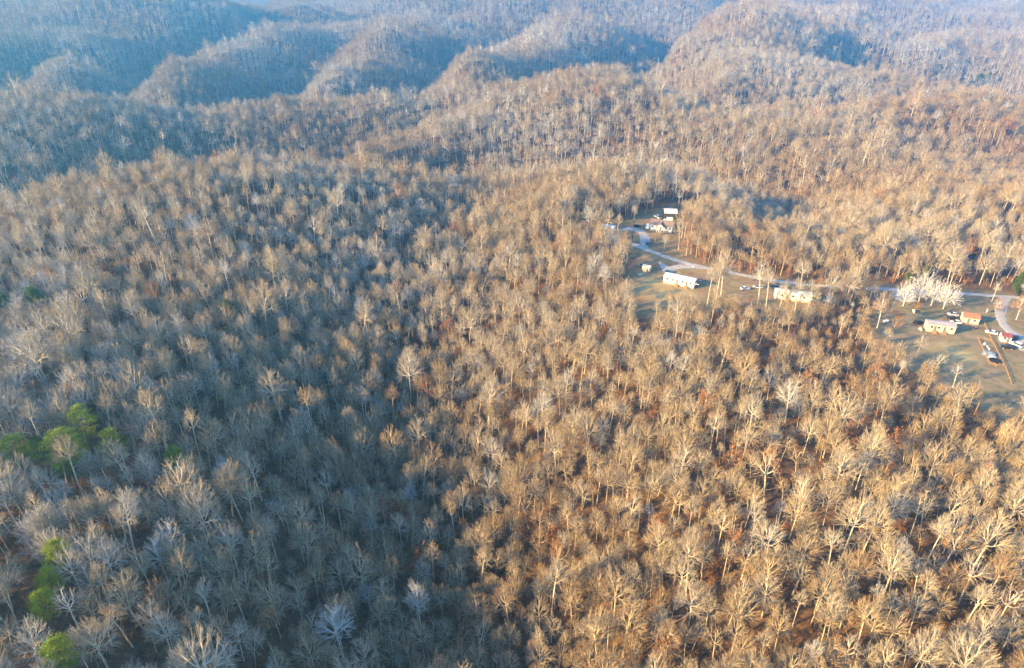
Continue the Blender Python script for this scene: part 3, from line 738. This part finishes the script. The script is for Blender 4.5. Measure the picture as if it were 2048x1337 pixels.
# ------------------------------------------------------------------ homes, sheds, vehicles and yard things
WHITE = flat('white_siding', (.78,.77,.74), .55, var=.05, scale=.8)
WHITE_METAL = noise_col('white_metal_roof', [(.3,(.70,.70,.69)),(.7,(.82,.82,.81))], .5, 4, .4)
CREAM = flat('cream_siding', (.66,.58,.42), .7, var=.06, scale=.8)
GREYROOF = noise_col('lavender_grey_shingles', [(.3,(.27,.25,.27)),(.7,(.37,.35,.37))], 1.2, 6, .9)
BROWNROOF = noise_col('brown_shingles', [(.3,(.17,.125,.10)),(.7,(.27,.20,.165))], 1.2, 6, .9)
RUSTROOF = noise_col('rusty_tin', [(.25,(.25,.115,.065)),(.5,(.32,.15,.085)),(.8,(.38,.21,.13))], .8, 6, .65)
REDROOF = noise_col('red_metal', [(.3,(.17,.05,.05)),(.7,(.26,.09,.09))], .8, 5, .6)
TIN = noise_col('galvanised_tin', [(.3,(.50,.50,.50)),(.7,(.66,.66,.66))], .7, 5, .4)
GLASS = flat('dark_glass', (.03,.035,.045), .12, var=.3)
DARKWOOD = flat('dark_wood', (.06,.05,.04), .85)
WOOD = noise_col('weathered_wood', [(.3,(.26,.16,.085)),(.7,(.40,.26,.14))], 2, 5, .85)
SKIRT = flat('grey_skirting', (.40,.38,.35), .8)
RUBBER = flat('rubber', (.02,.02,.02), .8)
PAINT = {k: flat('paint_'+k, c, .3, .0, .05) for k, c in dict(white=(.78,.78,.77), black=(.02,.02,.022), silver=(.48,.50,.52), blue=(.05,.09,.16), grey=(.16,.165,.17), tan=(.46,.38,.26), bright_blue=(.05,.16,.45), red=(.35,.05,.04)).items()}
TARP = flat('blue_grey_tarp', (.17,.22,.28), .5)
def on(x, y): return Vector((x, y, hmesh(x, y)))
def frame_of(pa, pb):
    a, b = spot(*pa), spot(*pb); d = (b-a); d.z = 0
    return a, math.atan2(d.y, d.x), d.length
def gable_house(name, pa, pb, W, Hw, rise, wall, roof, label, cat, windows=(), doors=(), over=.35, skirt=True, L=None, group=None, chimney=None):
    a, rz, Lr = frame_of(pa, pb); L = L or Lr
    e = empty(name, a, rz)
    zs = [hmesh(*(Matrix.Rotation(rz,2) @ Vector(q) + a.xy)) - a.z for q in ((0,0),(L,0),(L,W),(0,W))]
    up = max(0, max(zs)) + .05; lo = min(zs) - .4
    sk = .75 if skirt else .12
    MB().box(.06, L-.06, .06, W-.06, lo, up+sk).build('skirting' if skirt else 'foundation', SKIRT, e)
    z0 = up+sk
    wm = MB().box(0, L, 0, W, z0+.002, z0+Hw)
    b = len(wm.v); m_ = W/2                                   # gable ends
    wm.prism([(.004,z0+Hw-.01),(W-.004,z0+Hw-.01),(m_,z0+Hw+rise-.06)], .003, L-.003, 'x')
    wm.build('wall', wall, e)
    k = rise/(W/2); o = over
    rf = MB().prism([(-o,z0+Hw-k*o+.02),(m_,z0+Hw+rise+.02),(W+o,z0+Hw-k*o+.02),(W+o,z0+Hw-k*o+.18),(m_,z0+Hw+rise+.2),(-o,z0+Hw-k*o+.18)], -over, L+over, 'x').build('roof', roof, e)
    MB().box(-over, L+over, m_-.12, m_+.12, z0+Hw+rise+.19, z0+Hw+rise+.25).build('ridge_cap', roof, rf)
    for f in windows:
        x = f*L; w_ = MB().box(x-.55, x+.55, -.05, .04, z0+.95, z0+2.05).build('window', WHITE, e)
        MB().box(x-.46, x-.02, -.07, .0, z0+1.03, z0+1.97).build('pane', GLASS, w_); MB().box(x+.02, x+.46, -.07, .0, z0+1.03, z0+1.97).build('pane', GLASS, w_)
    for f in doors:
        x = f*L; d_ = MB().box(x-.47, x+.47, -.05, .04, z0+.03, z0+2.08).build('door', PAINT['grey'], e)
        MB().box(x+.3, x+.38, -.09, -.05, z0+1.0, z0+1.1).build('handle', TIN, d_)
        st = MB()
        for q in range(4): st.box(x-.8, x+.8, -.35*(q+1), -.35*q-.004, lo, z0-.2*(q+1)+.16)
        st.build('steps', WOOD, e)
    for y in (1.2, W-1.2):
        if W > 3.5:
            w_ = MB().box(L-.04, L+.05, y-.45, y+.45, z0+1.0, z0+2.0).build('window', WHITE, e); MB().box(L, L+.07, y-.37, y+.37, z0+1.07, z0+1.93).build('pane', GLASS, w_)
    if chimney:
        MB().box(chimney*L-.3, chimney*L+.3, W*.62, W*.62+.6, z0+Hw, z0+Hw+rise+.9).build('chimney', BROWNROOF, rf)
    tag(e, label, cat, group); e['z0'] = z0; e['L'] = L; e['Hw'] = Hw
    return e
# mobile home with the white roof
mh = gable_house('mobile_home', (1326,566), (1387,578), 4.6, 2.5, .55, WHITE, WHITE_METAL, 'long white mobile home with white roof in the straw yard', 'mobile home', (.12,.3,.62,.88), (.45,.76), .15)
z0, L = mh['z0'], mh['L']
MB().tube([(.75*L,3.6,z0+2.5),(.75*L,3.6,z0+3.6)], .1, 6).build('vent_pipe', DARKWOOD, mh)
cf = empty('carport_frame', on(*(Matrix.Rotation(mh.rotation_euler.z,2) @ Vector((L+1.2,2)) + mh.location.xy)), mh.rotation_euler.z)
for x in (-.7,.9):
    for y in (-2.2,2.4): MB().tube([(x,y,-.3),(x,y,2.9)], .07, 6).build('post', DARKWOOD, cf)
MB().box(-.85,1.05,-2.4,-2.28,2.75,2.93).box(-.85,1.05,2.45,2.57,2.75,2.93).build('beam', WHITE, cf); MB().box(-.9,-.78,-2.27,2.44,2.76,2.92).build('beam', DARKWOOD, cf); MB().box(.98,1.1,-2.27,2.44,2.76,2.92).build('beam', DARKWOOD, cf)
tag(cf, 'dark open post frame at right end of the white mobile home', 'carport')
gable_house('mobile_home', (1548,598), (1621,607), 4.4, 2.5, .5, WHITE, WHITE_METAL, 'long white trailer home half hidden by trees below the lane', 'mobile home', (.2,.5,.8), (.35,), .12)
t4 = gable_house('mobile_home', (1852,663), (1908,669), 4.3, 2.5, .6, CREAM, GREYROOF, 'cream mobile home with lavender grey roof in the right clearing', 'mobile home', (.15,.4,.85), (.28,.62), .2)
gable_house('storage_shed', (1924,646), (1956,650), 4.6, 2.5, 1.1, CREAM, RUSTROOF, 'cream shed with rusty orange tin roof in the right clearing', 'shed', (.7,), (.35,), .3, False)
hs = gable_house('gabled_house', (1299,460), (1343,467), 8.0, 2.7, 1.7, WHITE, BROWNROOF, 'white house with brown shingle roof and small front gable', 'house', (.12,.30,.72,.9), (.5,), .45, True, chimney=.3)
z0, L = hs['z0'], hs['L']
pw = L*.15
MB().prism([(L/2-pw-.4,z0+2.6),(L/2,z0+4.0),(L/2+pw+.4,z0+2.6),(L/2+pw+.4,z0+2.75),(L/2,z0+4.18),(L/2-pw-.4,z0+2.75)], -2.2, 3.4).build('porch_roof', BROWNROOF, hs)
MB().prism([(L/2-pw,z0+2.6),(L/2,z0+3.85),(L/2+pw,z0+2.6)], -1.9, -1.75).build('porch_gable', WHITE, hs)
for x in (L/2-pw, L/2-pw*.35, L/2+pw*.35, L/2+pw): MB().box(x-.09, x+.09, -1.9, -1.72, z0-.9, z0+2.6).build('porch_post', WHITE, hs)
bn = gable_house('pole_barn', (1329,438), (1352,440), 7.5, 3.3, 1.2, DARKWOOD, TIN, 'barn with pale tin roof in front of dark woods', 'barn', (), (), .5, False)
gable_house('storage_shed', (1284,544), (1298,546), 3.0, 2.2, .6, CREAM, flat('pale_tin', (.62,.58,.48), .5), 'small cream shed at the left of the white mobile home', 'shed', (), (.7,), .25, False)
gable_house('storage_shed', (2001,684), (2020,686), 3.4, 2.2, .7, WHITE, REDROOF, 'small white shed with dark red roof near the drive', 'shed', (.3,), (.7,), .25, False)
rh = gable_house('porch_house', (2066,652), (2140,662), 7.0, 2.8, 1.6, WHITE, GREYROOF, 'white house with porch posts cut by the right edge', 'house', (.2,.5,.8), (.35,), .5)
for k in range(5): MB().box(-2.0-.1, -2.0+.1, k*1.7, k*1.7+.2, -.5, rh['z0']+2.7).build('porch_post', WHITE, rh)
MB().box(-2.3, -.36, -.3, 7.3, rh['z0']+2.7, rh['z0']+2.86).build('porch_roof', WHITE, rh); MB().box(-2.2, -.01, -.1, 7.1, -.5, rh['z0']-.1).build('porch_floor', WOOD, rh)
# box trailer
a, rz, L = frame_of((1203,461), (1229,463)); bt = empty('box_trailer', a, rz)
MB().box(0, L, 0, 2.4, .75, 3.0).build('body', WHITE, bt, .06); MB().box(-.05, L+.05, -.04, 2.44, 3.002, 3.1).build('roof', WHITE_METAL, bt)
def wheel(parent, x, y, r=.33, w=.22):
    o = MB().tube([(x, y-w/2, r), (x, y+w/2, r)], r, 12).build('wheel', RUBBER, parent); MB().tube([(x, y-w/2-.01, r), (x, y+w/2+.01, r)], r*.55, 8).build('rim', TIN, o)
for x in (L*.55, L*.68):
    for y in (.2, 2.2): wheel(bt, x, y)
MB().tube([(0,1.2,.7),(-1.2,1.2,.6)], .06).build('tow_bar', DARKWOOD, bt)
tag(bt, 'long white box trailer among trees left of the utility pole', 'trailer')

# vehicles
def loft(stations, mat, name, parent):
    m, nn = MB(), len(stations[0])
    for st in stations: m.v += st
    for i in range(len(stations)-1):
        for k in range(nn): m.f.append((i*nn+k, i*nn+(k+1)%nn, (i+1)*nn+(k+1)%nn, (i+1)*nn+k))
    m.f += [tuple(range(nn)), tuple(range(len(stations)*nn-1, (len(stations)-1)*nn-1, -1))]
    return m.build(name, mat, parent)
def ring(x, w, z0, z1, tum=.0): # rounded rectangle section
    c = .1*(z1-z0)
    return [(x,-w,z0+c),(x,-w-.02,(z0+z1)/2),(x,-w+tum,z1-c),(x,-w+tum+.12,z1),(x,w-tum-.12,z1),(x,w-tum,z1-c),(x,w+.02,(z0+z1)/2),(x,w,z0+c),(x,w-.1,z0),(x,-w+.1,z0)]
def car(kind_, px, py, deg, col, label, name=None):
    p = spot(px, py); e = empty(name or {'sedan':'parked_car','suv':'sport_utility_car','pickup':'pickup_truck','van':'parked_van'}[kind_], on(p.x, p.y), R(deg))
    m = PAINT[col]
    if kind_ == 'sedan':
        body = [(-2.2,.72,.45,.80),(-2.1,.82,.32,.92),(-1.2,.86,.28,.97),(.9,.87,.28,.95),(1.9,.82,.30,.82),(2.2,.7,.42,.68)]
        cab = [(-1.75,.72,.90,.95,.02),(-1.0,.76,.90,1.40,.16),(.1,.76,.90,1.43,.16),(1.0,.74,.9,.97,.03)]; ln = 1.35
    elif kind_ == 'suv':
        body = [(-2.3,.82,.48,.98),(-2.2,.90,.38,1.08),(-1.2,.93,.36,1.1),(1.0,.93,.36,1.08),(2.0,.88,.38,1.0),(2.3,.78,.5,.85)]
        cab = [(-2.15,.80,1.0,1.1,.03),(-1.8,.82,1.0,1.72,.12),(.2,.82,1.0,1.76,.12),(1.05,.80,1.0,1.12,.03)]; ln = 1.42
    elif kind_ == 'pickup':
        body = [(-2.75,.88,.55,1.02),(-2.65,.94,.45,1.08),(-.9,.95,.42,1.1),(1.2,.95,.42,1.1),(2.4,.9,.44,1.02),(2.65,.8,.55,.88)]
        cab = [(-.8,.84,1.02,1.12,.03),(-.65,.84,1.02,1.75,.12),(.6,.84,1.02,1.78,.12),(1.35,.82,1.02,1.14,.03)]; ln = 1.7
    else:
        body = [(-2.6,.92,.5,2.2),(-2.5,.98,.4,2.35),(.9,.98,.38,2.35),(1.5,.96,.38,1.5),(2.4,.92,.4,1.15),(2.6,.8,.5,.95)]
        cab = [(.95,.88,1.4,2.28,.1),(1.2,.88,1.4,2.1,.1),(1.75,.86,1.3,1.5,.05)]; ln = 1.7
    b = loft([ring(*q) for q in body], m, 'body', e)
    g = loft([ring(*q) for q in cab], GLASS, 'cabin_glass', e)
    if kind_ != 'van':
        xr0, xr1, zr, wr = cab[1][0]-.05, cab[2][0]+.08, cab[2][3], cab[1][1]-.13
        MB().box(xr0, xr1, -wr, wr, zr-.03, zr+.035).build('roof', m, e, .02)
    if kind_ == 'pickup': MB().box(-2.55, -.95, -.78, .78, 1.095, 1.125).build('truck_bed', RUBBER, e)
    for x in (-ln, ln*.98):
        for y in (-.82, .82): wheel(e, x, y, .36 if kind_ != 'sedan' else .33)
    xf = body[-1][0]
    for y in (-.55, .55):
        MB().box(xf-.12, xf+.02, y-.16, y+.16, body[-1][3]-.22, body[-1][3]-.06).build('headlight', TIN, e); MB().box(-xf-.02, -xf+.1, y-.14, y+.14, body[0][3]-.25, body[0][3]-.08).build('tail_light', PAINT['red'], e)
    MB().box(xf-.06, xf+.05, -.7, .7, body[-1][2]-.02, body[-1][2]+.12).build('bumper', PAINT['grey'], e)
    tag(e, label, {'sedan':'car','suv':'car','pickup':'pickup truck','van':'van'}[kind_]); return e
for a in (
 ('sedan',1905,631,165,'silver','silver car farthest back of three left of the rusty shed'),
 ('sedan',1903,638,170,'black','black car in the middle of three left of the rusty shed'),
 ('sedan',1911,647,172,'white','white car nearest of three left of the rusty shed'),
 ('suv',1838,648,10,'black','black car parked at left end of the cream mobile home'),
 ('suv',2013,697,160,'black','black car in front of the small red-roofed shed'),
 ('suv',2031,692,120,'white','white sport utility car parked right of the red-roofed shed'),
 ('suv',2026,678,20,'blue','dark blue car right behind the red-roofed shed'),
 ('sedan',1982,667,150,'white','small white car between fence and drive'),
 ('sedan',1490,579,10,'white','white car leftmost of the cars below the lane'),
 ('sedan',1515,576,175,'silver','silver car second from left of cars below the lane'),
 ('pickup',1551,577,5,'grey','grey pickup below the lane above the long trailer'),
 ('sedan',1563,579,15,'white','white car rightmost of the cars below the lane'),
 ('pickup',1334,547,75,'blue','dark pickup on the pad behind the white mobile home'),
 ('sedan',1286,532,20,'grey','dark grey car behind the small cream shed'),
 ('van',1296,456,70,'white','white van at left end of the gabled house'),
 ('pickup',1315,436,120,'white','white pickup left of the tin-roofed barn'),
 ('sedan',1319,443,60,'grey','grey car left of the tin-roofed barn, nearer one'),
 ('van',1336,443,175,'white','white van parked before the tin-roofed barn'),
 ('sedan',1296,488,60,'blue','dark blue car at the gravel drive mouth by the lane'),
 ('sedan',1274,454,15,'black','small black car right of the utility pole'),
): car(*a)
# utility pole
p = spot(1264,486); up = empty('utility_pole', p, R(25))
MB().tube([(0,0,-.6),(0,0,6),(0,0,12.5)], [.17,.15,.11], 8).build('pole', DARKWOOD, up); MB().box(-1.25,1.25,-.06,.06,11.7,11.85).build('cross_arm', DARKWOOD, up)
MB().tube([(.32,.1,9.9),(.32,.1,10.9)], .26, 10).build('transformer', PAINT['grey'], up)
for x in (-1.1,-.45,.45,1.1): MB().tube([(x,0,11.85),(x,0,12.05)], .05, 6).build('insulator', PAINT['grey'], up)
tag(up, 'dark wooden utility pole beside the gravel turning area', 'utility pole')
# fences
def fence(name, px, label, h=.95):
    P = np.array([spot(*q)[:2] for q in px]); pts = [P[0]]
    for a_, b_ in zip(P[:-1], P[1:]):
        m_ = max(1, int(round(np.linalg.norm(b_-a_)/2.3))); pts += [a_+(b_-a_)*(k+1)/m_ for k in range(m_)]
    e = empty(name, on(*pts[0])); o = e.location
    for q in pts:
        z = hmesh(*q)-o.z; x, y = q[0]-o.x, q[1]-o.y; MB().box(x-.07, x+.07, y-.07, y+.07, z-.4, z+h+.1).build('post', WOOD, e)
    for a_, b_ in zip(pts[:-1], pts[1:]):
        za, zb = hmesh(*a_)-o.z, hmesh(*b_)-o.z; d = Vector((b_[0]-a_[0], b_[1]-a_[1], 0)).normalized(); nrm = Vector((-d.y, d.x, 0))*.075
        A, B = Vector((a_[0]-o.x, a_[1]-o.y, za)), Vector((b_[0]-o.x, b_[1]-o.y, zb))
        for zz in (.3, .75):
            m_ = MB(); up_ = Vector((0,0,1)); t_ = nrm.normalized()*.04
            m_.v += [tuple(v) for v in (A+nrm+up_*zz-t_, B+nrm+up_*zz-t_, B+nrm+up_*zz+t_, A+nrm+up_*zz+t_, A+nrm+up_*(zz+.13)-t_, B+nrm+up_*(zz+.13)-t_, B+nrm+up_*(zz+.13)+t_, A+nrm+up_*(zz+.13)+t_)]
            m_.f += [(3,2,1,0),(4,5,6,7),(0,1,5,4),(1,2,6,5),(2,3,7,6),(3,0,4,7)]; m_.build('rail', WOOD, e)
    tag(e, label, 'fence')
fence('board_fence', [(1968,649),(1977,668),(1985,687),(1998,712),(2010,736),(2022,768)], 'long wooden board fence running down the right clearing')
fence('garden_fence', [(1983,683),(1968,679),(1955,678),(1966,702),(1978,728),(1993,733),(2006,733)], 'wooden garden fence enclosing the cluttered plot')
# cluttered plot and yard things
def chair(px, py, deg, label):
    e = empty('garden_chair', spot(px, py), R(deg))
    MB().box(-.3,.3,-.3,.3,.42,.48).build('seat', WHITE, e); MB().prism([(.26,.49),(.32,.49),(.46,1.05),(.40,1.05)], -.29, .29).build('backrest', WHITE, e)
    for x in (-.25,.25):
        for y in (-.25,.25): MB().box(x-.035,x+.035,y-.035,y+.035,-.05,.42).build('leg', WHITE, e)
    for y in (-.33,.33): MB().box(-.28,.34,y-.035,y+.035,.66,.71).build('armrest', WHITE, e)
    tag(e, label, 'chair')
chair(1967,691,30,'white plastic chair topmost in the fenced plot'); chair(1974,695,120,'white plastic chair second from top in the fenced plot'); chair(1978,700,200,'white plastic chair third from top in the fenced plot')
chair(1842,662,100,'white plastic chair left of the cream mobile home'); chair(1838,660,20,'second white plastic chair left of the cream mobile home, leftmost')
def tarp_or_shade_pile(px, py, sx, sy, h, mat, name, label, cat, seed):
    rg = np.random.default_rng(seed); n_ = 9; V, F = [], []
    for j in range(n_):
        for i in range(n_):
            x, y = (i/(n_-1)*2-1), (j/(n_-1)*2-1); q = max(0, 1-(x**4+y**4)); V.append((x*sx, y*sy, (h*q**.5*(.75+.35*rg.random()) if q > 0 else 0)-.05))
    for j in range(n_-1):
        for i in range(n_-1): a_ = j*n_+i; F.append((a_, a_+1, a_+n_+1, a_+n_))
    m_ = MB(); m_.v, m_.f = V, F; o = m_.build(name, mat); o.location = spot(px, py); o.rotation_euler.z = rg.uniform(0,3); tag(o, label, cat)
tarp_or_shade_pile(1979,709,2.4,1.6,1.1,TARP,'tarp_or_shade_pile','blue-grey tarp over a heap in the fenced plot','tarp',1)
tarp_or_shade_pile(1984,716,1.6,1.2,.8,PAINT['silver'],'tarp_or_shade_pile','pale silver tarp below the blue-grey one in the fenced plot','tarp',2)
tarp_or_shade_pile(1595,586,3.2,1.5,1.3,flat('navy_shade',(.03,.07,.12),.5),'tarp_or_shade_pile','dark navy heap standing in for shadow behind the long half hidden trailer','tarp',3)  # no tarp here: dark heap stands in for the shadow behind the trailer
tarp_or_shade_pile(1337,419,1.1,1.0,1.6,PAINT['bright_blue'],'tarp_or_shade_pile','bright blue tarp heap behind the tin-roofed barn','tarp',4)
tr = empty('trampoline', spot(1988,724))
MB().tube([(0,0,.86),(0,0,.90)], 1.75, 20).build('mat', RUBBER, tr)
rim_ = MB().tube([(0,0,.80),(0,0,.92)], 1.95, 20); rim_.build('rim', DARKWOOD, tr).scale = (1,1,.9)
for k in range(6): a_ = k*math.pi/3; MB().tube([(1.85*math.cos(a_),1.85*math.sin(a_),-.1),(1.85*math.cos(a_),1.85*math.sin(a_),.76)], .05).build('leg', TIN, tr)
tag(tr, 'dark round trampoline in the lower corner of the fenced plot', 'trampoline')
def tank(px, py, deg, label):
    e = empty('propane_tank', spot(px, py), R(deg)); MB().tube([(-1.25,0,.75),(-1.1,0,.75),(-.95,0,.75),(.95,0,.75),(1.1,0,.75),(1.25,0,.75)], [.15,.36,.46,.46,.36,.15], 12).build('tank', WHITE, e)
    MB().tube([(0,0,1.18),(0,0,1.36)], .16, 8).build('valve_cover', WHITE, e)
    for x in (-.7,.7): MB().box(x-.1,x+.1,-.3,.3,-.1,.42).build('foot', SKIRT, e)
    tag(e, label, 'tank')
tank(1827,625,70,'white propane tank beside the brown shrub below the white trees'); tank(1771,645,10,'white propane tank right of the lone orange tree')
lm = empty('lumber_pile', spot(1281,550), R(35))
for k in range(12): MB().box(-1.6+rng.uniform(-.3,.3), 1.6+rng.uniform(-.3,.3), -.9+.3*(k%6), -.9+.3*(k%6)+.27, .12+.2*(k//6), .12+.2*(k//6)+.17).build('board', PAINT['tan'], lm)
for x in (-1,1): MB().box(x-.08,x+.08,-1,1,-.1,.115).build('bearer', DARKWOOD, lm)
tag(lm, 'pile of tan boards below the small cream shed', 'lumber')
def mower(px, py, label):
    e = empty('lawn_tractor', spot(px, py), R(20)); MB().box(-.2,.95,-.32,.32,.45,.9).build('hood', PAINT['grey'], e, .05); MB().box(-.75,-.2,-.42,.42,.35,.5).build('deck', PAINT['grey'], e); MB().prism([(-.8,.5),(-.3,.5),(-.35,.68),(-.7,.7),(-.8,1.15),(-.9,1.12)], -.26, .26).build('seat', RUBBER, e)
    MB().tube([(-.12,0,.9),(-.25,0,1.15)], .03).build('steering_column', DARKWOOD, e)
    for x, r__ in ((-.6,.28),(.7,.2)):
        for y in (-.42,.42): wheel(e, x, y, r__, .16)
    tag(e, label, 'lawn tractor')
mower(1949,658,'grey lawn tractor on the grass below the rusty-roofed shed')
ut = empty('utility_trailer', spot(1265,515), R(30)); MB().box(-1.5,1.5,-.8,.8,.45,.55).build('bed', WOOD, ut)
for q in ((-1.5,1.5,-.84,-.8),(-1.5,1.5,.8,.84),(1.5,1.54,-.84,.84)): MB().box(*q,.56,.95).build('side_board', PAINT['tan'], ut)
for y in (-.9,.9): wheel(ut, .2, y, .3, .18)
MB().tube([(-1.5,0,.5),(-2.6,0,.4)], .05).build('tow_bar', DARKWOOD, ut); tag(ut, 'small tan utility trailer at the left edge of the yard', 'trailer')
bd = empty('sign_board', spot(1972,626), R(60)); MB().box(-.06,.06,-.06,.06,-.3,2.0).build('post', WHITE, bd); MB().box(-.9,.9,-.12,-.06,.9,1.9).build('panel', WHITE, bd); tag(bd, 'blank white board on a post right of the rusty-roofed shed', 'sign')
mb_ = empty('mailbox', spot(1386,537), R(20)); MB().box(-.06,.06,-.06,.06,-.3,1.1).build('post', WHITE, mb_); MB().box(-.35,.35,-.16,.16,1.1,1.45).build('box', WHITE, mb_, .04); tag(mb_, 'white mailbox on a post where the mobile home drive meets the lane', 'mailbox')
# mast on the third ridge
p = spot(1313,158); ms = empty('radio_mast', p)
for k in range(3):
    a_ = k*2.094; MB().tube([(1.2*math.cos(a_),1.2*math.sin(a_),-1),(.25*math.cos(a_),.25*math.sin(a_),34)], .09, 5).build('leg', WHITE, ms)
br = MB()
for j in range(17):
    z = j*2; f0 = 1.2-.95*z/34; f1 = 1.2-.95*(z+2)/34
    for k in range(3): a_, b_ = k*2.094, (k+1)*2.094; br.tube([(f0*math.cos(a_),f0*math.sin(a_),z),(f1*math.cos(b_),f1*math.sin(b_),z+2)], .04, 4)
br.build('bracing', WHITE, ms)
tag(ms, 'thin pale lattice mast on the ridge top, far off', 'mast')

# ------------------------------------------------------------------ haze
hm = bpy.data.materials.new('haze'); hm.use_nodes = True; hn = hm.node_tree; hn.nodes.clear()
ho = hn.nodes.new('ShaderNodeOutputMaterial'); pv = hn.nodes.new('ShaderNodeVolumePrincipled')
pv.inputs['Color'].default_value = HAZE_COLOR; pv.inputs['Density'].default_value = HAZE_DENSITY; pv.inputs['Anisotropy'].default_value = 0.58
hn.links.new(pv.outputs[0], ho.inputs['Volume'])
zlo = float(GZ.min()) - 2.0; zhi = max(float(GZ.max()) + 26.0, CAM_Z + 6)
hz = MB().box(gx[0]-20, gx[-1]+20, gy[0]-20, gy[-1]+20, zlo, zhi).build('haze', hm)
hz['kind'] = 'stuff'; hz['label'] = 'thin blue morning haze over the hills'
